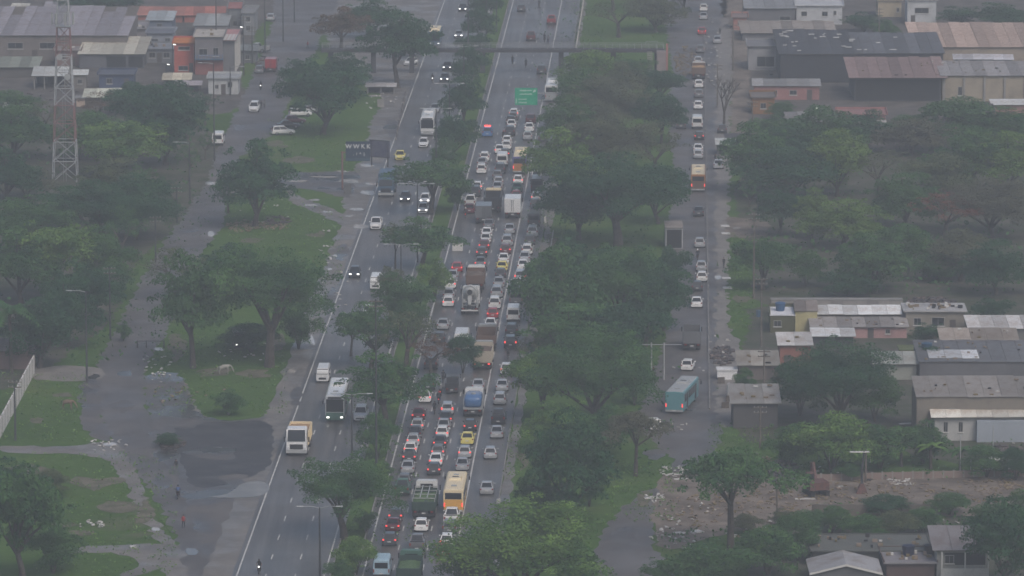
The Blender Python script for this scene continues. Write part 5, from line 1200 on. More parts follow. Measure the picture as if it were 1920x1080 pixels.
# --- top left
B(-60,238,113,5.0,34,(.16,.14,.13),'lean',(.27,.255,.28),'vast grey-roofed warehouse behind the lattice tower',[(.15,3,3,1.2),(.3,3,3,1.2),(.5,3,3,1.2)],[(.42,1.2,2.2)],rise=1.6,name='warehouse',cat='warehouse')
B(104,150,124,3.1,6,(.20,.13,.12),'flat',(.20,.17,.16),'small pinkish brick house directly below the big warehouse',[(.35,1.9,.7,1.0)],[(.7,.9,2)])
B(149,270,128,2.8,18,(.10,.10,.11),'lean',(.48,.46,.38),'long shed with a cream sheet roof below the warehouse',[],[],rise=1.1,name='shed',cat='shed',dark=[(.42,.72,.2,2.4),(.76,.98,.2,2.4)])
B(-20,70,145,1.9,10,(.09,.085,.08),'lean',(.20,.22,.18),'low dark shed with a moss grey roof at the left picture edge',rise=.7,name='shed',cat='shed')
B(63,123,167,2.5,7,(.18,.17,.16),'lean',(.58,.60,.58),'white-roofed open shed behind the top of the lattice tower',rise=.8,pillars=4,name='shed',cat='shed')
B(138,162,166,2.6,4,(.16,.15,.14),'lean',(.50,.52,.50),'tiny white-roofed hut just right of the lattice tower',[(.5,1.4,.8,.8)],rise=.4)
B(186,250,166,2.7,6,(.05,.07,.13),'flat',(.08,.09,.12),'dark blue workshop below the cream-roofed shed',[(.3,1.5,1,1)],[(.8,1,2)],name='workshop',cat='workshop')
B(158,222,199,1.6,7,(.10,.09,.08),'lean',(.55,.56,.46),'low shack with a yellowish white roof near the red shrub',rise=.7,name='shack',cat='shack')
B(143,159,200,1.6,3,(.42,.33,.27),'flat',(.2,.2,.2),'tiny peach wall hut left of the yellowish roof',[],[],name='hut',cat='hut',parapet=0)
B(9,52,215,1.2,5,(.05,.06,.12),'lean',(.52,.56,.52),'low lean-to with a white roof at the left edge among bushes',rise=.7,name='shack',cat='shack')
B(307,356,165,1.5,5,(.12,.12,.12),'lean',(.60,.55,.42),'beige canopy roof in front of the red house',rise=.6,pillars=3,name='canopy',cat='canopy')
B(330,375,172,1.2,4,(.13,.12,.12),'lean',(.36,.33,.35),'low pinkish grey awning just below the beige canopy',rise=.25,pillars=3,name='canopy',cat='canopy')
B(391,447,177,3.1,6,(.40,.41,.41),'flat',(.30,.31,.31),'white single-storey house by the left street',[(.28,1.5,.6,.7),(.72,1.9,.8,1.0)],[(.5,.9,2)])
B(272,326,118,2.8,8,(.17,.18,.20),'flat',(.19,.2,.22),'grey flat-roofed house left of the red house, lower storey dark',[(.25,1.6,1.2,1),(.75,1.6,1.2,1)],[(.5,1,2.1)])
B(276,324,92,3.2,7,(.24,.26,.30),'flat',(.12,.13,.16),'blue-grey upper block behind the grey flat-roofed house',[(.3,1.6,1.3,1),(.8,1.6,1.0,1.3)])
B(276,322,62,2.6,9,(.13,.16,.22),'lean',(.30,.34,.36),'block with a pale blue slanting roof high on the left',[(.5,1.5,1,1)],rise=.8)
B(327,364,136,5.9,7,(.40,.10,.075),'flat',(.50,.17,.04),'tall narrow red house with an orange cornice',[(.45,.9,1.8,.8),(.5,4.9,2.2,.6)],[(.85,.8,1.9)])
B(366,418,140,7.6,10,(.17,.16,.17),'flat',(.40,.37,.33),'grey house with a blue balcony over a red ground floor',[(.3,4.6,1.6,1.2),(.75,4.6,1.0,1.6)],[(.3,1.1,2.1)],dark=[(.62,.9,.6,1.8)])
_b = BLD[-1][0]; _w = (G(418,140).x-G(366,140).x)
obj('ground_floor', MB().box(-_w/2-.04,_w/2+.04,-.05,-.005,0,3.0).mesh('ground_floor', mats=[wallmat((.21,.08,.07))]), _b)
_r = obj('balcony', MB().box(-_w/2,_w/2+.2,-1.0,-.06,3.05,3.22).mesh('balcony', mats=[PAINT['slate blue']]), _b)
for i in range(9): obj('baluster', MB().box(-.04,.04,-.03,.03,0,.8).mesh('baluster', mats=[PAINT['blue']]), _r, (-_w/2+.1+i*_w/8.2, -.95, 3.22))
obj('handrail', MB().box(-_w/2,_w/2+.2,-1.0,-.9,4.02,4.1).mesh('handrail', mats=[PAINT['blue']]), _r)
B(419,440,138,6.6,16,(.15,.15,.16),'flat',(.40,.2,.2),'narrow building with pale pilasters facing the left street')
_b = BLD[-1][0]; _w = (G(440,138).x-G(419,138).x)
for i in range(6): obj('pilaster', MB().box(0,.16,-.2,.2,0,6.4).mesh('pilaster', mats=[M_trim]), _b, (_w/2, 1+i*2.8, 0))
for i in range(4): obj('awning_stripe', MB().box(-.28,.28,-.9,8,0,.05).mesh('awning_stripe', mats=[M_trim]), _b, (-_w/2+.3+i*.7, 0, 6.85))
B(365,425,72,2.6,14,(.20,.20,.21),'lean',(.34,.36,.36),'broad pale grey roof behind the balcony house',[(.5,1.4,1,1)],rise=.7)
B(246,342,42,1.4,6,(.32,.13,.10),'lean',(.32,.14,.11),'long red-tiled roof with white ridge in the top left',rise=1.1)
B(346,420,42,1.4,6,(.34,.13,.10),'lean',(.34,.13,.10),'second red-tiled roof right of the long one, top left',rise=1.1)
B(217,274,76,2.4,10,(.20,.19,.20),'flat',(.24,.23,.24),'flat grey roof with small boxes beside the warehouse',[(.5,1.4,1,1)])
B(455,476,66,4.6,10,(.22,.23,.24),'flat',(.2,.2,.2),'far grey block at the street bend',[(.5,1.5,.8,1),(.5,3.4,.8,1)])
B(430,452,58,4.8,9,(.16,.17,.18),'flat',(.30,.12,.11),'far block with a dull red cornice behind the pilasters',[(.5,1.6,.8,1)])
B(22,50,24,.8,4,(.3,.3,.3),'lean',(.62,.62,.55),'small white roof patch at the top left',rise=.6)
B(85,128,24,1.0,5,(.26,.25,.27),'lean',(.34,.33,.36),'small lilac grey roof at the top left behind the tower',rise=.7)
B(448,480,118,2.4,5,(.13,.14,.15),'lean',(.2,.22,.22),'low kiosk row by the street behind the poles',[(.5,1.2,.8,.8)],rise=.5,name='kiosk',cat='kiosk')
# --- top right
B(1398,1490,48,3.6,16,(.13,.13,.14),'lean',(.22,.23,.24),'dark workshop with a grey roof at the top of the service road',[(.8,1.6,2.2,.8)],rise=1.2,name='workshop',cat='workshop')
B(1392,1566,77,1.6,14,(.12,.12,.13),'lean',(.27,.24,.21),'long low shed with a patchy beige roof, ends yellowish',rise=.7,name='shed',cat='shed')
B(1493,1579,46,4.0,8,(.46,.47,.48),'flat',(.44,.45,.46),'white two-windowed house at the top right',[(.17,2.3,1.1,.9),(.62,2.3,1.1,.9),(.84,2.5,.5,.8)])
B(1646,1690,32,3.6,7,(.40,.34,.24),'flat',(.36,.31,.24),'beige house with no windows at the top right',[(.85,1.6,.5,.8)])
B(1701,1755,46,5.2,8,(.45,.46,.47),'flat',(.4,.4,.41),'white house with one wide dark window, top right',[(.5,3.0,2.9,1.1)],[(.2,.9,2)])
B(1403,1462,132,4.8,9,(.27,.27,.28),'flat',(.17,.17,.18),'stained grey-white building corner beside the service road',[(.55,1.8,3.4,2.0)])
B(1463,1600,155,5.6,26,(.035,.037,.045),'lean',(.055,.058,.068),'dark hangar with a black holed roof',rise=1.4,name='hangar',cat='hangar')
B(1600,1768,140,4.2,22,(.05,.05,.06),'lean',(.10,.105,.12),'dark roofed hall behind the rusty roof',rise=1.2,name='hangar',cat='hangar')
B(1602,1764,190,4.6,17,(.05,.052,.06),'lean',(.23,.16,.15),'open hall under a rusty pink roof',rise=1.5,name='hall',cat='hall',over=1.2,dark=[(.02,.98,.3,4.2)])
B(1766,1935,190,4.9,14,(.30,.26,.20),'lean',(.27,.26,.26),'beige walled depot with thin columns right of the open hall',[(.2,2.0,.7,1.6)],rise=.9,name='depot',cat='depot')
_b = BLD[-1][0]
for i in range(5): obj('column', MB().box(-.2,.2,-.25,-.02,0,4.8).mesh('column', mats=[M_conc]), _b, (-8.3+i*3.9, 0, 0))
B(1790,1897,150,4.0,3,(.10,.12,.17),'lean',(.50,.50,.53),'narrow bright roof on top of the beige depot',rise=.6)
B(1715,1935,128,4.2,24,(.30,.25,.2),'lean',(.44,.33,.27),'huge peach-coloured roof with rusty stains at the right edge',rise=1.8,name='warehouse',cat='warehouse')
B(1414,1536,187,2.6,6,(.30,.15,.14),'lean',(.26,.26,.26),'low pink walled shed with a grey roof edge',[(.3,1.4,1.3,.8),(.6,1.4,1.3,.8)],[(.85,1,2)],rise=.5,name='shed',cat='shed')
B(1478,1568,252,2.3,6,(.11,.11,.12),'lean',(.25,.24,.24),'low grey roofed house in the right woods edge',[(.2,1.2,1,.8)],rise=.9)
B(1571,1660,242,2.7,6,(.28,.13,.125),'flat',(.26,.14,.13),'dull pink wall house among the trees below the rusty roof',[(.3,1.4,.9,.8)],[(.7,.9,2)])
B(1526,1645,268,.9,6,(.14,.13,.13),'lean',(.42,.43,.42),'long low whitish roof at the edge of the right woods',rise=.8,name='shed',cat='shed')
B(1612,1660,248,1.3,3,(.13,.13,.13),'lean',(.36,.35,.34),'small pale lean-to against the pink wall house',rise=.35,name='shed',cat='shed')
B(1772,1862,247,3.7,7,(.13,.12,.13),'flat',(.12,.12,.12),'dark two-bay house with a pink base in front of the depot',dark=[(.04,.47,1.1,3.0),(.53,.96,1.1,3.0)])
_b = BLD[-1][0]; _w = (G(1862,247).x-G(1772,247).x); obj('base_band', MB().box(-_w/2-.03,_w/2+.03,-.06,-.025,0,1.0).mesh('base_band', mats=[wallmat((.27,.13,.14))]), _b)
B(1862,1935,215,1.8,5,(.26,.15,.13),'lean',(.52,.53,.52),'strip of white roof over a brick wall at the right edge',rise=.3)
B(1345,1404,292,1.9,5,(.11,.11,.12),'lean',(.50,.52,.50),'pale awning stall beside the service road pavement',rise=.35,pillars=3,name='stall',cat='stall')
B(1362,1395,276,1.6,3,(.05,.05,.055),'lean',(.07,.07,.08),'low dark shelter right behind the pale awning',rise=.3,name='shelter',cat='shelter')
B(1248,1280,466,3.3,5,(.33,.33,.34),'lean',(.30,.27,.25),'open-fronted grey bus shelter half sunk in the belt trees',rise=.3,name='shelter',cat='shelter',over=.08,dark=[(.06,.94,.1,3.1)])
B(1375,1400,56,2.6,6,(.36,.17,.14),'flat',(.2,.15,.14),'small brick-red kiosk at the top of the service road',[(.5,1.4,.8,.8)],name='kiosk',cat='kiosk')
B(1410,1452,214,3.2,6,(.22,.11,.04),'flat',(.15,.13,.12),'brown brick house behind the bare tree',[(.5,1.6,1,1)])
# --- middle right
B(1446,1692,594,2.5,1.5,(.25,.235,.225),'flat',(.22,.21,.2),'long stained concrete wall building below the right woods',name='store',cat='building',parapet=0,over=.05)
_b = BLD[-1][0]; _w = (G(1692,594).x-G(1446,594).x)
for i in range(1, 12): obj('panel', MB().box(-_w/22+.04,_w/22-.04,-.035,-.002,.1,2.4).mesh('panel', mats=[wallmat((.27,.255,.24) if i % 3 else (.20,.19,.185), .7)]), _b, (-_w/2+_w*(i-.5)/11, 0, 0))
B(1444,1490,624,2.6,6.5,(.085,.085,.04),'flat',(.62,.63,.66),'dark house with a white roof terrace and blue water tank',[(.3,1.4,1,.8)],parapet=.5,over=.1)
B(1491,1532,624,3.2,6,(.40,.36,.19),'lean',(.20,.17,.15),'yellow walled annexe joined to the white terrace house',rise=.5,over=.15)
water_tank(1464,622,2.8,2.2,'blue water tank standing on the white roof terrace')
B(1522,1700,634,1.6,9,(.36,.22,.215),'lean',(.25,.235,.225),'pink row house under a grey roof with bright white upper strip',[(.80,1.0,.6,.55),(.28,1.0,.6,.55)],[(.62,.9,1.5)],rise=.9,over=.35)
_b = BLD[-1][0]; _w = (G(1700,634).x-G(1522,634).x); sheets(_b, -_w/2+.6, _w/2-.3, 5.0, 9.5, 2.66, 3.25, (.66,.67,.66), name='upper_roof')
B(1525,1600,648,1.3,4,(.05,.05,.055),'lean',(.56,.57,.57),'low lean-to with a thin white roof in front of the pink row',rise=.45,name='shed',cat='shed')
B(1462,1520,692,3.4,5,(.24,.105,.08),'lean',(.46,.45,.44),'brick shack with a pale roof left of the large dark tree',[],[(.25,1.0,2.1)],rise=.9,name='shack',cat='shack')
B(1698,1808,624,3.2,6,(.22,.20,.17),'flat',(.34,.335,.33),'beige house with slab roof crowded with junk and laundry',[(.55,1.7,1.8,1.2),(.2,1.7,1,1)],[(.8,.9,2)],parapet=0)
B(1818,1940,642,2.0,6,(.16,.16,.155),'lean',(.48,.47,.46),'house under a plain pale roof near the right edge',rise=.8)
B(1768,1905,672,2.4,5,(.065,.07,.075),'lean',(.28,.245,.21),'dark shed under a brownish roof with a white post',rise=1.0,over=.5,dark=[(.3,.97,.1,2.2)])
B(1690,1770,668,.9,3,(.28,.12,.10),'flat',(.09,.11,.04),'low red and white painted wall hut in the yard',parapet=0,name='hut',cat='hut')
B(1640,1718,712,2.2,5,(.26,.27,.24),'lean',(.33,.34,.31),'low whitish shed behind the large dark tree',rise=.8,name='shed',cat='shed')
B(1724,1940,716,2.8,12,(.12,.12,.13),'lean',(.115,.12,.13),'wide dark slate-roofed building at the right edge',rise=.8,over=.2)
_b = BLD[-1][0]; sheets(_b, -6.8, .4, 1.5, 6.0, 3.18, 3.5, (.50,.52,.54), name='patch_roof')
water_tank(1738,700,3.0,1.2,'blue water tank beside the dark slate-roofed building',(.02,.06,.11))
B(1718,1940,822,5.6,9,(.185,.165,.14),'lean',(.22,.205,.19),'tall brown unplastered building behind the banded white roof',[(.3,3.6,.8,1.0),(.12,1.6,.7,1.0)],rise=1.1,over=.15)
B(1752,1940,826,3.2,9,(.36,.36,.35),'gable',(.60,.58,.52),'white house with a banded whitish roof and red gable edge',[(.11,1.9,.5,1.3),(.26,1.9,.5,1.3)],rise=1.5,over=.6)
_b = BLD[-1][0]; _w = (G(1940,826).x-G(1752,826).x); obj('gable_board', MB().hexa([(-_w/2-.64,-.6,3.05),(-_w/2-.6,-.6,3.05),(-_w/2-.6,4.5,4.5),(-_w/2-.64,4.5,4.5)], [(-_w/2-.64,-.6,3.32),(-_w/2-.6,-.6,3.32),(-_w/2-.6,4.5,4.8),(-_w/2-.64,4.5,4.8)]).mesh('gable_board', mats=[PAINT['maroon']]), _b)
obj('plastered_bay', MB().box(-_w/2+5.6,_w/2,-1.2,-.02,0,2.9).mesh('plastered_bay', mats=[wallmat((.27,.30,.34), .85)]), _b)
B(1375,1458,803,3.4,6,(.075,.072,.072),'lean',(.27,.265,.255),'dark shack with a grey roof on the service road corner',rise=1.4,over=.5,name='shack',cat='shack')
B(1386,1458,712,2.0,5,(.13,.11,.10),'lean',(.27,.255,.225),'brown-roofed shack above the dark corner shack',[],[(.8,.9,1.8)],rise=1.1,name='shack',cat='shack')
B(1345,1382,712,1.3,2.2,(.66,.66,.66),'flat',(.60,.60,.60),'bright white street stall cluttered with goods',[],[],name='stall',cat='stall',parapet=0,over=.1)
# --- bottom right
B(1756,1850,1082,3.3,6,(.27,.27,.25),'lean',(.165,.155,.16),'house with a grey mauve roof over a shaded porch',[(.25,2.2,1.0,.9)],rise=1.5,over=.6,dark=[(.15,.97,1.5,3.0)])
_b = BLD[-1][0]; obj('porch_wall', MB().box(-2.6,3.2,-.9,-.75,0,1.25).mesh('porch_wall', mats=[wallmat((.45,.45,.42))]), _b)
for x in (-2.5, .3, 3.1): obj('porch_post', MB().box(x-.08,x+.08,-.95,-.8,1.25,3.3).mesh('porch_post', mats=[M_trim]), _b)
B(1522,1650,1100,1.6,7,(.10,.105,.11),'front',(.28,.28,.29),'low pale-roofed house with white gable edges at the lower edge',rise=1.1,over=.3)
B(1662,1752,1082,1.7,7,(.09,.06,.055),'flat',(.20,.19,.20),'flat-roofed red-brown house cluttered with tanks, lower edge',parapet=.3)
water_tank(1706,1080,1.9,3.0,'dark water tank on the flat red-brown roof',(.02,.025,.05))
water_tank(1748,1080,1.9,3.2,'black water tank at the right end of the red-brown roof',(.012,.014,.02))
B(1522,1745,968,1.5,.3,(.115,.10,.085),'none',None,'long low earth-stained wall at the edge of the rubble lot',name='lot_wall',cat='wall')
B(1440,1524,1012,1.1,.3,(.12,.11,.10),'none',None,'short low wall running on from the lot wall to the left',name='lot_wall',cat='wall')
B(1524,1742,1062,1.9,8,(.075,.08,.075),'flat',(.10,.105,.095),'long dark mossy flat roof above the gabled house',parapet=.15,name='shed',cat='shed')
# block wall on the left, running away from the camera, and the brick hut behind it
def long_wall(x0, y0, x1, y1, h, m, name, label, n=14, thick=.2):
    a, b = G(x0, y0), G(x1, y1); L_ = (b-a).length; o = empty(name, a, math.atan2(b.y-a.y, b.x-a.x))
    dx = L_/n; me = MB().box(.03, dx-.03, -thick/2, thick/2, 0, h).mesh('wall_panel', mats=[m]); pm = MB().box(-.09,.09,-thick*.7,thick*.7,0,h+.12).mesh('post', mats=[M_conc])
    for i in range(n):
        obj('wall_panel', me, o, (i*dx, 0, RND.uniform(-.03,.03)))
    for i in range(n+1): obj('post', pm, o, (i*dx, 0, 0))
    return tag(o, label, 'wall')
long_wall(-8,835,64,700,2.6,wallmat((.56,.54,.52), .75),'block_wall','whitish block wall running back along the left lawn')
B(-20,62,692,2.6,5,(.17,.12,.11),'lean',(.17,.15,.15),'brick hut with a brown roof behind the block wall',rise=.9,name='hut',cat='hut')
long_wall(1520,902,1940,892,.9,wallmat((.20,.15,.13), .75),'lot_fence','low pinkish fence wall with posts behind the rubble lot',n=22)

# ================================================================ lamp posts, poles, signs, bridge, tower
def pole_mesh(h, r0, r1, m): return MB().tube([(0,0,-.3),(0,0,h*.5),(0,0,h)], [r0,(r0+r1)/2,r1], 8).mesh('pole', mats=[m])
def lamp_post(x, yb, yt, arms, label, m=None, armlen=2.0, lit=False, group='lamp posts along the highway', wood=False):
    m = m or M_dsteel; h = (yb-yt)/(S(yb)*.985); p = G(x, yb)
    o = empty('lamp_post' if arms else 'utility_pole', p); obj('pole', pole_mesh(h, .16, .085, m), o)
    for a in arms:
        L_ = armlen; c, s = math.cos(rad(a)), math.sin(rad(a))
        ar = obj('arm', MB().tube([(0,0,h-.1),(c*L_*.5,s*L_*.5,h+.12),(c*L_,s*L_,h+.1)], .05, 5).mesh('arm', mats=[M_steel]), o)
        obj('lamp_head', MB().loft([[(c*L_-s*.0-.0,s*L_,h+.02),(c*L_-s*.18,s*L_+c*.18,h+.08),(c*L_,s*L_,h+.2),(c*L_+s*.18,s*L_-c*.18,h+.08)],[(c*(L_+.8),s*(L_+.8),h+.06),(c*(L_+.8)-s*.12,s*(L_+.8)+c*.12,h+.1),(c*(L_+.8),s*(L_+.8),h+.18),(c*(L_+.8)+s*.12,s*(L_+.8)-c*.12,h+.1)]]).mesh('lamp_head', mats=[M_headon if lit else PAINT['light grey']]), ar)
    if not arms:
        for k, z in enumerate((h-.3, h-1.0)):
            if h > 5: 
                cb = obj('crossarm', MB().box(-.9,.9,-.06,.06,z-.06,z+.06).mesh('crossarm', mats=[M_wood]), o)
                for xx in (-.8,-.3,.3,.8): obj('insulator', MB().cyl((xx,0,z+.14),.05,.16,'z',6).mesh('insulator', mats=[PAINT['light grey']]), cb)
    return tag(o, label, 'lamp post' if arms else 'pole', group if arms else 'poles beside the streets')
for x, yb, yt, arms, lab in [(783,492,346,(0,60,120,180),'tall median lamp post with a star of lamps above the shrubs'),(752,540,459,(0,180),'double-armed median lamp post just below the star-headed one'),
  (660,862,739,(0,180),'double-armed lamp post beside the green and white coach'),(600,1085,950,(0,180),'lamp post rising through the nearest broad median tree'),(706,905,560,(),'tall dark pole through the round-headed median tree'),
  (843,275,158,(0,180),'thin lamp post beside the plain white bus'),(818,345,205,(0,180),'tall thin pole left of the tree by the blue truck'),(878,132,-20,(0,180),'lamp post crossing the footbridge in the median'),
  (912,66,-20,(0,180),'far lamp post top of the median, left of the last one'),(931,60,-20,(0,180),'last lamp post at the top of the median'),(870,195,88,(0,180),'lamp post in the median right under the footbridge')]:
    lamp_post(x, yb, yt, arms, lab)
for x, yb, yt, arms, lab in [(163,716,546,(180,),'leaning lamp post with one arm beside the left street barrier'),(207,636,500,(),'dark pole at the left street bend above the side lane'),(29,826,712,(),'thin dark pole in front of the block wall'),
  (332,418,350,(),'short pole by the left street below the lone palm bush'),(356,378,268,(180,),'lamp post on the left street beside the small lawn'),(292,492,405,(),'pole at the street edge under the left woods'),(402,302,120,(180,),'tall dark pole standing next to the white van'),
  (406,128,-30,(),'thick dark pole in front of the balcony house'),(432,178,126,(0,),'lamp post by the white house'),(457,142,30,(),'pole left of the kiosk row'),(531,78,-20,(),'dark pole in the far left street'),(552,42,-20,(),'far pole at the top of the left street'),(497,100,-10,(0,),'lamp post beside the kiosk row'),(473,120,50,(),'pole next to the slanted pickup')]:
    lamp_post(x, yb, yt, arms, lab, group='poles beside the streets')
for x, yb, yt, arms, lab in [(1427,650,520,(),'utility pole with a transformer in front of the dark house'),(1432,742,655,(),'utility pole between the two shacks'),(1410,330,190,(),'utility pole right of the awning stall'),(1374,132,45,(),'utility pole high on the service road'),
  (1397,336,262,(),'short pole in front of the awning stall'),(1413,560,400,(),'slim pole at the edge of the right woods'),(1457,968,900,(),'short pole at the left end of the rubble lot'),(1623,905,842,(),'pole with a lamp over the lot behind the excavator'),(1392,50,-30,(),'pole at the very top of the service road'),(1648,80,15,(),'pale pole between the two white houses'),(1345,200,120,(),'pole on the pavement right of the brown loaded truck'),(1425,840,760,(),'pole leaning by the dark corner shack')]:
    lamp_post(x, yb, yt, arms, lab, m=M_wood)
tr = MB().cyl((-.45,0,0),.32,1.0,'z',10).mesh('transformer', mats=[PAINT['slate blue']])
for o in list(SC.objects):
    if o.get('label', '').startswith('utility pole with a transformer'): obj('transformer', tr, o, (0,-.1,5.0))
# gantry of twin pale posts in the belt edge
o = empty('twin_post_frame', G(1233, 712)); 
for dx in (-.9, .9): obj('post', MB().tube([(dx,0,-.2),(dx*1.0,0,5.4)], .11, 7).mesh('post', mats=[PAINT['light grey']]), o)
obj('crossbar', MB().tube([(-3.4,0,5.1),(3.4,0,5.1)], .06, 5).mesh('crossbar', mats=[M_steel]), o); tag(o, 'twin pale posts with a crossbar at the edge of the belt', 'post frame')
# slender pale stakes in the scrub behind the lot
for i, (x, yb, yt) in enumerate([(1555,872,820),(1571,872,838),(1617,868,835),(1631,868,838),(1800,892,815),(1820,892,860),(1861,890,795),(1887,888,850)]):
    h = (yb-yt)/S(yb); o = tag(obj('stake', MB().tube([(0,0,-.2),(0,0,h)], [.08,.06], 6).mesh('stake', mats=[PAINT['light grey']]), None, G(x, yb)), 'thin pale stake, '+['first','second','third','fourth','fifth','sixth','seventh','eighth'][i]+' from the left, standing in the scrub behind the rubble lot', 'stake', 'pale stakes in the scrub')
# wires between utility poles
def wire(a, b, label):
    p, q = G(*a[:2], 0), G(*b[:2], 0); p.z, q.z = a[2], b[2]; pts = [p.lerp(q, t/8)-Vector((0,0,.9*math.sin(math.pi*t/8))) for t in range(9)]
    m = MB()
    for dx in (-.7, 0, .7): m.tube([v+Vector((dx,0,0)) for v in pts], .015, 3)
    tag(obj('power_line', m.mesh('power_line', mats=[M_black])), label, 'power line')
wire((1432,742,6.8),(1427,650,9.8),'power lines between the two poles by the shacks'); wire((1427,650,9.8),(1410,330,13.0),'power lines along the pavement past the right woods'); wire((1410,330,13),(1374,132,9.2),'power lines above the awning stall')

# billboard on the grass island
p = G(642, 352); s_ = S(352); o = empty('billboard', p)
obj('post', MB().tube([(0,0,-.2),(0,0,6.4)], .17, 8).mesh('post', mats=[mat('rusty_post', (.16,.085,.075), .8)]), o)
obj('arm', MB().box(-.2,4.6,-.1,.1,6.1,6.3).box(0,.9,-.06,.06,4.9,5.0).mesh('arm', mats=[mat('rusty_post', (.16,.085,.075), .8)]), o)
M_board = mat('board_dark_blue', (.022,.04,.065), .6)
bd = obj('panel', MB().box(.62,4.85,-.15,.0,4.7,8.15).mesh('panel', mats=[M_board]), o)
def letters(txt, size, loc, m, parent, rot=(math.pi/2,0,0), name='lettering', ext=.01):
    c = bpy.data.curves.new(name, 'FONT'); c.body = txt; c.size = size; c.extrude = ext; c.offset = .03*size; c.align_x = 'CENTER'
    t = bpy.data.objects.new(name, c); COL.objects.link(t)
    dg = bpy.context.evaluated_depsgraph_get(); me = bpy.data.meshes.new_from_object(t.evaluated_get(dg)); bpy.data.objects.remove(t)
    me.materials.clear(); me.materials.append(m); return obj(name, me, parent, loc, rot)
M_letter = mat('white_lettering', (.45,.45,.45), .7)
letters('W W K K', 1.02, (2.74,-.165,6.95), M_letter, bd)
letters('.  i  ^  |', .7, (2.9,-.165,5.75), M_letter, bd); obj('lower_band', MB().box(.64,4.83,-.17,-.152,4.75,5.2).mesh('lower_band', mats=[mat('band_blue', (.04,.075,.10), .6)]), bd)
tag(o, 'dark blue billboard with a row of white letters over the grass', 'billboard')
p = G(712, 312); o = empty('billboard', p, rad(-25))
for x in (-1.6, 1.6): obj('post', MB().box(x-.1,x+.1,-.1,.1,0,4.6).mesh('post', mats=[M_dsteel]), o)
obj('panel', MB().box(-2.0,2.0,-.1,.06,1.7,4.7).mesh('panel', mats=[mat('faded_poster', (.10,.10,.13), .7, (.05,.055,.10), .9)]), o)
obj('frame', MB().box(-2.05,2.05,-.13,-.1,4.6,4.75).box(-2.05,2.05,-.13,-.1,1.62,1.75).mesh('frame', mats=[M_dsteel]), o); tag(o, 'slanted faded billboard behind the dark blue one', 'billboard')
# green road sign over the right lanes, carried by a mast in the belt
p = road(-24.0, W(240)); o = empty('road_sign', p, -HEAD)
hz = 4.4
M_green = mat('sign_green', (.015,.30,.17), .5); M_signw = mat('sign_white', (.42,.55,.48), .5)
obj('mast', MB().tube([(0,0,-.2),(0,0,hz+2.9)], .17, 8).mesh('mast', mats=[M_steel]), o); obj('cantilever', MB().box(-8.7,0,.12,.28,hz+.7,hz+.9).box(-8.7,0,.12,.28,hz+2.0,hz+2.2).mesh('cantilever', mats=[M_steel]), o)
sg = obj('panel', MB().box(-8.6,-4.4,-.02,.10,hz-.1,hz+3.1).mesh('panel', mats=[M_green]), o)
tx = MB(); rr = random.Random(2)
for z, x0, x1 in ((2.62,-5.2,-2.9),(1.95,-5.2,-3.0),(.98,-5.4,-3.9),(.35,-5.4,-3.8)):
    x = x0
    while x < x1:
        w = rr.uniform(.10,.16); tx.box(x, x+w, -.035, -.022, hz+z-.10, hz+z+.10 + (.05 if rr.random() < .3 else 0)); x += w+.06
for dx in (0,): tx.add([(-2.75,-.03,hz+2.25),(-2.25,-.03,hz+2.75),(-2.2,-.03,hz+2.45),(-2.55,-.03,hz+2.8)], [(0,2,1,3)]); tx.add([(-5.95,-.03,hz+.25),(-5.75,-.03,hz+.25),(-5.8,-.03,hz+1.1),(-5.9,-.03,hz+1.1)], [(0,1,2,3)])
obj('lettering', tx.mesh('lettering', mats=[M_signw]), sg, (-2.5,0,0)); tag(o, 'green direction sign with faint white lettering over the right carriageway', 'road sign')
# footbridge
yb = 138; wB = W(yb); sB = S(yb); o = empty('footbridge', (0, wB, 0))
X = lambda px: (px-960)/sB
zd = 4.5
obj('deck', MB().box(X(602), X(1246), 0, 2.2, zd-.25, zd+.42).mesh('deck', mats=[mat('bridge_concrete', (.055,.056,.062), .85, (.035,.036,.04), .4)]), o)
for y in (.05, 2.15):
    r = obj('railing', MB().box(X(602), X(1246), y-.03, y+.03, zd+1.35, zd+1.43).box(X(602), X(1246), y-.02, y+.02, zd+.85, zd+.9).mesh('railing', mats=[M_steel]), o)
    bm = MB().box(-.03,.03,-.03,.03,0,1.0).mesh('railing_post', mats=[M_steel])
    for i in range(48): obj('railing_post', bm, r, (X(604)+i*(X(1244)-X(604))/47, y, zd+.42))
for px_ in (620, 700, 772, 905, 1052, 1150, 1232):
    obj('pillar', MB().box(-.5,.5,.7,1.5,0,zd-.25).mesh('pillar', mats=[mat('bridge_concrete', (.13,.13,.135), .85)]), o, (X(px_),0,0))
st = obj('stair_tower', MB().box(X(1231), X(1248), -2.0, -.05, 0, zd+.2).mesh('stair_tower', mats=[wallmat((.24,.20,.20))]), o)
obj('red_edge', MB().box(X(1248)+.02, X(1252), -2.0, -1.7, 0, zd+1.8).mesh('red_edge', mats=[wallmat((.33,.13,.12))]), st)
obj('landing_frame', MB().tube([(X(1211),0,zd+1.5),(X(1211),0,zd+2.0),(X(1232),0,zd+2.0),(X(1232),0,zd+.5)], .06, 5).mesh('landing_frame', mats=[M_steel]), o)
for i in range(14): obj('step', MB().box(-.55,.55,0,.34,0,.16).mesh('step', mats=[M_conc]), o, (X(1218), -.4-i*.34, zd-.2-i*.31))
tag(o, 'long concrete footbridge crossing both carriageways', 'footbridge')
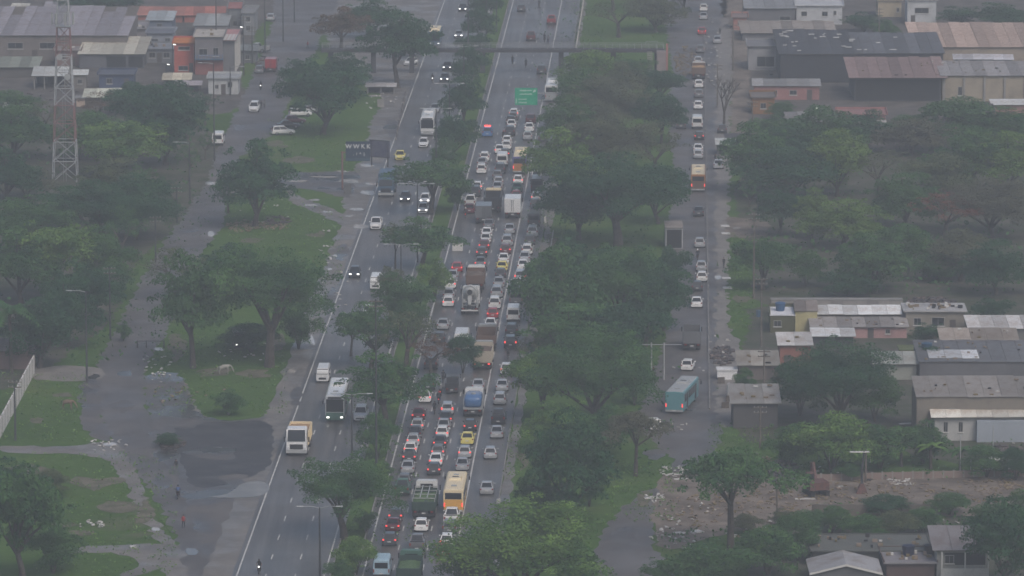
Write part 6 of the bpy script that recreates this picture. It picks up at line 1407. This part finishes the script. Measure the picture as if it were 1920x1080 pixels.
# barrier and railing at the upper right edge of the road
o = empty('guard_rail', (0,0,0)); bm = MB(); 
pts = [road(-23.5, w_, .75) for w_ in np.linspace(960, 1190, 24)]
bm.tube(pts, .16, 6); obj('rail', bm.mesh('rail', mats=[mat('rail_beige', (.40,.37,.30), .7)]), o)
for p in pts: obj('post', MB().box(-.08,.08,-.08,.08,-.75,.1).mesh('post', mats=[M_conc]), o, p)
tag(o, 'beige guard rail beside the upper right carriageway', 'guard rail')
o = empty('guard_rail', (0,0,0)); pts = [road(-22.4+.0*i, w_, .7) for i, w_ in enumerate(np.linspace(W(560), W(440), 14))]
bm = MB(); bm.tube(pts, .09, 5); obj('rail', bm.mesh('rail', mats=[M_steel]), o)
for p in pts: obj('post', MB().box(-.06,.06,-.06,.06,-.7,.1).mesh('post', mats=[M_steel]), o, p)
tag(o, 'thin grey guard rail beside the outer queue below the white post', 'guard rail')
def slab(x, y, w, d, h, m, name, label, rz=0, cat=None, tilt=0):
    return tag(obj(name, MB().hexa([(-w/2,-d/2,0),(w/2,-d/2*1.1,0),(w/2*.9,d/2,0),(-w/2*1.05,d/2,0)], [(-w/2,-d/2,h),(w/2,-d/2*1.1,h*1.1),(w/2*.9,d/2,h),(-w/2*1.05,d/2,h*.9)]).mesh(name, mats=[m]), None, G(x, y, .04), (tilt, 0, rz)), label, cat or name.replace('_',' '))
slab(1022,418,.35,.35,1.1,M_trim,'marker_post','short white post beside the outer queue below a grey sign'); slab(1000,603,1.3,.2,2.3,mat('tarp_grey', (.40,.41,.42), .7),'fabric_screen','leaning pale screen beside the white van in the outer queue', rz=.3)
slab(858,470,1.7,.3,1.2,M_trim,'small_sign','small white sign sticking out of the median shrubs'); slab(935,945,.5,.5,.7,M_trim,'marker_post','white stub post at the edge of the outer lane')
# street barrier on the left
o = empty('barrier', G(282, 652, 0)); obj('boom', MB().tube([(-1.9,0,1.0),(2.0,0,1.0)], .06, 6).mesh('boom', mats=[M_dsteel]), o)
for x in (-1.9, 2.0, -.6): obj('support', MB().box(x-.1,x+.1,-.1,.1,0,1.1).mesh('support', mats=[M_dsteel]), o)
tag(o, 'dark pole barrier laid across the left street', 'barrier')
# sheds in the verge, small trolley
B(688,740,176,1.3,3,(.20,.19,.19),'lean',(.34,.33,.33),'small flat market stall roof in the verge below the footbridge',rise=.3,pillars=3,name='stall',cat='stall')
slab(714,200,1.3,1.0,1.5,M_conc,'concrete_box','grey concrete box beside the market stall'); slab(652,362,1.3,.8,1.5,mat('bin_grey', (.10,.10,.10), .8),'rubbish_bin','dark bin at the foot of the billboard post')
slab(650,430,.1,.1,.1,M_conc,'kerb_stone','tiny kerb stone at the shoulder near the grass tip')
# --- lattice tower
px0, px1, yb = 100, 146, 338; s_ = S(yb); p = G(123, yb); o = empty('lattice_tower', p); H_ = 40.0; hw = (px1-px0)/2/s_
M_red = mat('tower_red', (.20,.10,.095), .7); M_wht = mat('tower_white', (.32,.33,.34), .7)
def corner(k, z):
    f = hw*(1-.72*z/H_) ; return Vector(((1 if k in (1,2) else -1)*f, (1 if k in (2,3) else -1)*f, z))
levels = [0]; z = 0
while z < H_: z += max(1.9, 3.6*(1-.5*z/H_)); levels.append(min(z, H_))
for i in range(len(levels)-1):
    a, b = levels[i], levels[i+1]; m = M_red if (int(a/6.5) % 2) else M_wht
    for k in range(4):
        obj('leg', MB().tube([corner(k,a), corner(k,b)], .085, 5).mesh('leg', mats=[m]), o)
        k2 = (k+1) % 4
        obj('cross_brace', MB().tube([corner(k,a), corner(k2,b)], .07, 4).tube([corner(k,b), corner(k2,b)], .07, 4).tube([corner(k2,a),(corner(k,a)+corner(k2,b))/2], .04, 4).mesh('cross_brace', mats=[m]), o)
obj('platform', MB().box(-1.4,1.4,-1.4,1.4,27.2,27.35).box(-1.2,1.2,-1.2,1.2,33.0,33.15).mesh('platform', mats=[M_steel]), o)
lad = obj('ladder', MB().tube([(-.22,-hw*.6,0),(-.22,-hw*.28,H_)], .03, 4).tube([(.22,-hw*.6,0),(.22,-hw*.28,H_)], .03, 4).mesh('ladder', mats=[M_steel]), o)
for i in range(14):
    t = i*.45; zz = 28.6 if i % 2 else 34.2; r = 1.9 if i % 2 else 1.5
    obj('antenna', MB().box(-.15,.15,-.1,.1,-1.0,1.0).tube([(0,.12,-1.1),(0,.12,1.1)], .05, 5).mesh('antenna', mats=[PAINT['light grey']]), o, (math.cos(t)*r, math.sin(t)*r, zz), (0,0,t-math.pi/2))
for i, (x, z) in enumerate(((-.6,22),(.7,18.5))): obj('dish', MB().loft([[(math.cos(2*math.pi*k/12)*r_, y, math.sin(2*math.pi*k/12)*r_) for k in range(12)] for y, r_ in ((-.3,.55),(-.2,.52),(0,.2))]).mesh('dish', mats=[PAINT['light grey']]), o, (x, -hw*.6, z))
tag(o, 'red and white lattice telecom tower rising out of the left woods', 'telecom tower')

for x, yb, yt, lab in [(449,96,51,'lit street lamp behind the kiosk row'),(324,142,84,'lit lamp on a thin pole left of the red house'),(312,155,121,'lit lamp above the beige canopy'),(1524,215,202,'lit lamp low over the shed by the right woods')]: lamp_post(x, yb, yt, (-60,), lab, armlen=.6, lit=True, group='lit street lamps')
# holes and loose bright sheets on the black hangar roof
rr = random.Random(12); mb = MB(); a_, b_ = G(1463,155), G(1600,155)
for i in range(26):
    x = a_.x+rr.uniform(0, 24); f = rr.random(); y = a_.y+2+f*22; z = 5.75+1.4*(y-a_.y+.4)/26.6+.12; w_ = rr.uniform(.3,1.6); mb.hexa([(x,y,z),(x+w_,y+.1,z),(x+w_,y+.8,z+.05),(x,y+.7,z+.05)], [(x,y,z+.04),(x+w_,y+.1,z+.06),(x+w_,y+.8,z+.1),(x,y+.7,z+.09)])
tag(obj('loose_sheets', mb.mesh('loose_sheets', mats=[M_lit_])), 'bright torn scraps scattered on the black hangar roof', kind='stuff')
# clutter on roofs: bricks, boards and tyres holding the sheets down
mb = MB(); rr = random.Random(21)
for (x0, x1, yb, h, d, rise, n) in [(1522,1700,634,1.75,4.4,.4,26),(1698,1808,624,3.4,5,0,46),(1724,1940,716,3.0,11,.8,34),(1375,1458,803,3.6,5.5,1.4,14),(1386,1458,712,2.2,4.5,1.0,10),(1462,1520,692,3.6,4.6,.9,8),(1768,1905,672,2.6,4.6,1.0,10),(1718,1940,822,5.8,8.5,1.1,20),(1524,1742,1062,2.1,7.5,0,40),(1662,1752,1082,1.9,6,0,20),(104,150,124,3.3,5.5,0,14),(217,274,76,2.6,9,0,18),(272,326,118,3.0,7.5,0,14),(366,418,140,7.8,9,0,8),(1602,1764,190,4.8,16,1.5,16),(1766,1935,190,5.1,13,.9,14)]:
    a_, b_ = G(x0, yb), G(x1, yb)
    for i in range(int(n*.6)):
        f = rr.random(); x = rr.uniform(a_.x+.4, b_.x-.4); y = a_.y+.3+f*(d-.8); z = h+rise*(y-a_.y)/d+.10; sx, sy, sz = rr.uniform(.1,.7), rr.uniform(.1,.5), rr.uniform(.06,.4 if rise < .1 else .14)
        mb.cur = rr.choice((0, 0, 0, 2, 1)); mb.box(x-sx/2, x+sx/2, y-sy/2, y+sy/2, z-.08, z+sz)
tag(obj('rooftop_clutter', mb.mesh('rooftop_clutter', mats=[M_rub_, M_trim, M_black])), 'bricks, boards and junk weighing down the roofs', kind='stuff')
# --- junk, rubble, litter
def rubble(name, zones, n, smin, smax, m, label, seed=1):
    rr = random.Random(seed); mb = MB()
    for (x, y, rx, ry, k) in zones:
        for i in range(int(n*k)):
            t = rr.uniform(0, 6.28); r = math.sqrt(rr.random()); p = G(x+rx*r*math.cos(t), y+ry*r*math.sin(t)); a, b, c = rr.uniform(smin,smax), rr.uniform(smin,smax), rr.uniform(smin,smax)*.35
            rz = Matrix.Rotation(rr.uniform(0, 3.14), 3, 'Z') @ Matrix.Rotation(rr.uniform(-.5,.5), 3, 'X')
            vs = [p+Vector((0,0,.12+c*.2))+rz @ Vector((sx*a*rr.uniform(.7,1.2)/2, sy*b*rr.uniform(.7,1.2)/2, sz*c/2)) for sz in (-1,1) for sx, sy in ((-1,-1),(1,-1),(1,1),(-1,1))]
            mb.add(vs, [(0,3,2,1),(4,5,6,7),(0,1,5,4),(1,2,6,5),(2,3,7,6),(3,0,4,7)])
    return tag(obj(name, mb.mesh(name, mats=[m])), label, kind='stuff')
M_lit = mat('pale_litter', (.50,.49,.47), .7, (.35,.33,.31), 1); M_rub = mat('broken_masonry', (.22,.17,.14), .9, (.14,.11,.04), 1); M_junk = mat('dark_junk', (.05,.05,.055), .8, (.12,.09,.08), .8)
rubble('litter', [(1230,935,22,8,.5),(1262,885,30,10,1),(1350,905,25,5,.4),(1290,960,60,30,.6),(1265,1010,45,25,1),(1262,800,30,8,.2),(1310,700,60,20,.3),(1350,650,20,30,.6),(1430,1000,70,30,.3),(1690,905,35,6,1),(1880,850,40,20,.4),(295,690,30,30,.8),(640,560,14,60,.4),(200,836,40,12,.6),(170,985,25,8,.6),(610,480,12,70,.7),(500,395,50,30,.3),(1345,140,20,30,.7),(1340,80,18,50,.6),(720,190,40,20,.5),(1510,905,80,30,.6),(1680,985,150,15,.5),(470,660,60,20,.5)], 34, .12, .5, M_lit, 'pale litter and broken boards strewn about')
rubble('rubble', [(1285,115,22,28,3),(1400,935,60,30,2),(1500,940,60,25,1.4),(1650,925,140,25,3),(1850,920,70,25,2),(455,425,30,12,1.5),(500,425,45,8,1.5),(330,740,40,30,.25),(1440,1000,60,25,1),(1300,960,60,30,1.2),(410,740,35,14,.1),(1450,870,30,15,.8)], 60, .12, .55, M_rub, 'broken masonry and earth clods over the bare lots', 3)
rubble('junk', [(1470,885,24,26,3),(1745,568,45,10,3),(1355,668,22,18,2.2),(1700,1055,45,6,.8),(320,832,26,9,2),(1625,895,15,10,.4),(520,415,22,8,1),(1880,845,35,10,1),(110,180,60,12,.5),(290,165,50,12,.6),(200,205,50,10,.5),(430,150,25,15,.6),(1550,655,60,10,.6),(1640,680,60,14,.6),(1430,700,20,10,.8),(1800,690,70,8,.6),(1450,280,40,10,.4),(1600,262,60,8,.5),(1480,140,40,10,.4),(485,110,15,14,.6)], 45, .2, .9, M_junk, 'dark scrap heaps, piles and scattered junk', 5)
for i, (x, y, w, d, rz, lab) in enumerate([(1226,934,2.4,.9,.1,'long white board lying on the bend of the service road'),(1308,997,1.1,1.4,.5,'pinkish white sheet on the ground by the forked tree'),(1272,1000,1.2,.9,.3,'white sheet at the road edge left of the pinkish one'),(1275,890,1.6,.5,0,'white plank by the road, topmost of the litter by the bend'),(1277,899,1.8,.6,.1,'white plank just below the topmost one by the bend'),(1752,930,0,0,0,''),(1510,936,2.6,.5,0,'yellowish plank on the lot in front of the excavator'),(1760,948,0,0,0,''),(1785,946,3.4,1.1,.05,'pale slab lying on the low lot wall'),(1700,795,2.0,.6,.15,'white board pair leaning beside the brown building'),(250,1026,.8,1.2,.2,'small white slab lying on the low path'),(1372,703,2.3,.8,0,'white tabletop outside the street stall')]):
    if lab: slab(x, y, w, d, .12, M_lit, 'board', lab, rz)
for i, (x, y) in enumerate([(1382,424),(1383,438),(1384,522),(1386,540)]): slab(x-22, y, 1.4, 1.6, .10, M_trim, 'paving_slab', ['upper white slab across the pavement drive','lower white slab across the pavement drive','pale slab in front of the pavement pedestrian','pale slab just below the other on the pavement'][i])
# dome tarp
T = MB(); T.loft([[(math.cos(2*math.pi*k/16)*2.3*math.cos(e), math.sin(2*math.pi*k/16)*1.6*math.cos(e), 2.0*math.sin(e)) for k in range(16)] for e in (0,.35,.7,1.1,1.5)])
tag(obj('tarp_tent', T.mesh('tarp_tent', smooth=True, mats=[mat('white_tarp', (.50,.50,.49), .7)]), None, G(1872,878)), 'whitish domed tarpaulin near the banana plants', 'tent')
# excavator, wreck and scrap handler on the lot
o = empty('excavator', G(1530, 928), rad(15))
M_exc = mat('faded_red_machine', (.13,.06,.05), .8, (.07,.045,.04), 2)
for s in (-1, 1): obj('track', MB().loft([[(s*1.0-.28,-1.7,.1),(s*1.0+.28,-1.7,.1),(s*1.0+.28,-1.7,.7),(s*1.0-.28,-1.7,.7)],[(s*1.0-.28,1.7,.1),(s*1.0+.28,1.7,.1),(s*1.0+.28,1.7,.7),(s*1.0-.28,1.7,.7)]]).mesh('track', mats=[M_tyre]), o)
obj('body', MB().box(-1.3,1.3,-1.5,1.2,.9,1.9).mesh('body', mats=[M_exc]), o); c_ = obj('cab', MB().loft([[(-1.2,.1,1.9),(-.2,.1,1.9),(-.2,1.2,1.9),(-1.2,1.2,1.9)],[(-1.15,.2,2.9),(-.25,.2,2.9),(-.25,1.0,2.9),(-1.15,1.0,2.9)]]).mesh('cab', mats=[M_exc]), o)
obj('window', MB().box(-1.1,-.3,.06,.12,2.0,2.75).mesh('window', mats=[M_glass]), c_)
obj('boom', MB().tube([(.3,1.0,1.5),(.5,2.8,3.6),(.8,4.2,3.2)], [.28,.24,.2], 6).mesh('boom', mats=[M_exc]), o); obj('stick', MB().tube([(.8,4.2,3.3),(1.0,5.2,1.4)], [.2,.14], 6).mesh('stick', mats=[M_exc]), o)
obj('bucket', MB().loft([[(.5,5.0,1.5),(1.5,5.0,1.5),(1.5,5.4,1.5),(.5,5.4,1.5)],[(.5,4.7,.6),(1.5,4.7,.6),(1.5,5.5,.8),(.5,5.5,.8)]]).mesh('bucket', mats=[M_dsteel]), o); tag(o, 'faded red excavator parked on the bare soil lot', 'excavator')
o = empty('scrap_grapple', G(1616, 925)); obj('post', MB().tube([(0,0,0),(0,0,3.3),(.25,0,5.6)], [.22,.15,.12], 7).mesh('post', mats=[M_dsteel]), o); obj('base', MB().loft([[(-.75,-.5,0),(.75,-.5,0),(.75,.5,0),(-.75,.5,0)],[(-.25,-.2,1.3),(.25,-.2,1.3),(.25,.2,1.3),(-.25,.2,1.3)]]).mesh('base', mats=[M_exc]), o)
obj('top_plate', MB().box(-1.6,.9,-.2,.2,5.4,5.52).mesh('top_plate', mats=[M_trim]), o); tag(o, 'dark scrap grab column with a pale top plate on the lot', 'machine')
# bush standing in for an unidentified leafy shape between the first queues
tree(868, 700, 66, 74, 'bush', 'dark', label='leafy branches bulging over the second queue behind the minibus')
# stall goods, dish rack, wheel stack at the white stall
for i, (x, y, lab) in enumerate([(1352,718,'upright crate left of the white street stall'),(1368,752,'crate beside the dark corner shack'),(1360,764,'lower crate in front of the corner shack')]):
    slab(x, y, 1.0, .8, .8, M_wood, 'crate', lab)
slab(1366,745,.35,2.6,1.9,M_trim,'white_door_panel','white door panel leaning at the corner shack')
# street gully line in the verge, a low block wall
long_wall(742,262,760,175,.35,M_junk,'drain_kerb','low dark drain kerb winding along the verge',n=8)
# box fixed on pillars at the forked bend
# ================================================================ labels for the trees that have none
MARKS = [('the lattice tower',123,250),('the blue billboard',671,283),('the green road sign',997,180),('the footbridge stair tower',1240,100),('the amber bus',862,925),('the teal bus',1265,740),('the orange bus',1309,330),('the green coach',628,750),
 ('the blue truck',724,350),('the plain white bus',800,225),('the block wall',35,740),('the cream-roofed shed',210,95),('the rusty pink roof',1690,120),('the concrete wall',1570,575),('the banded white roof',1840,765),
 ('the excavator',1530,905),('the porch house',1800,1040),('the bus shelter',1262,445),('the awning stall',1375,270),('the white horse',420,695),('the concrete mixer',886,565),('the violet bus',974,305),('the leafy branches',868,668),('the star lamp post',783,350),('the beige depot',1840,160),('the corner shack',1415,770),('the white van on the verge',410,255),('the dome tarp',1870,860)]
cnt = {}
info = []
for i, t in enumerate(TREES):
    o, px_, py_, kind, tone, w, h, p, lab = t
    if lab or kind in ('bare',): continue
    m = min(MARKS, key=lambda q: (q[1]-px_)**2+(q[2]-py_)**2)
    dx, dy = px_-m[1], py_-m[2]
    rel = ('right of' if dx > 0 else 'left of') if abs(dx) > abs(dy) else ('below' if dy > 0 else 'above')
    info.append((m[0], rel, kind, tone, math.hypot(dx, dy), o))
info.sort(key=lambda q: (q[0], q[1], q[2], q[3], q[4]))
from itertools import groupby
for key, grp in groupby(info, key=lambda q: q[:4]):
    grp = list(grp)
    for k, q in enumerate(grp):
        noun = {'bush': 'bush', 'palm': 'palm', 'banana': 'banana plant'}.get(q[2], 'tree')
        adj = WORDS.get(q[2], 'leafy').replace(' bushy', '').replace('dense ','')
        order = '' if len(grp) == 1 else (['closest', 'second closest', 'third closest', 'fourth closest', 'fifth closest', 'sixth closest'][min(k,5)]+' ')
        place = {'left of': 'on the left of', 'right of': 'on the right of', 'above': 'above', 'below': 'below'}[q[1]]
        q[5]['label'] = '%s %s %s %s%s %s' % (adj, TONE[q[3]], noun, order, place, q[0])
for t in TREES:
    if t[0].get('label') and not t[0].get('group'): t[0]['group'] = 'trees and bushes'

# ================================================================ haze
hb = MB().box(-610, 610, -110, 2610, -1.0, 152.0)
hz_m = bpy.data.materials.new('haze'); hz_m.use_nodes = True
hn = hz_m.node_tree.nodes; hn.remove(hn['Principled BSDF'])
pv = hn.new('ShaderNodeVolumePrincipled'); pv.inputs['Density'].default_value = HAZE; pv.inputs['Color'].default_value = (.92, .955, .985, 1); pv.inputs['Anisotropy'].default_value = .2
hz_m.node_tree.links.new(pv.outputs[0], hn['Material Output'].inputs['Volume'])
ho = obj('haze', hb.mesh('haze', mats=[hz_m])); tag(ho, 'thin blue-grey haze in the air', kind='stuff')
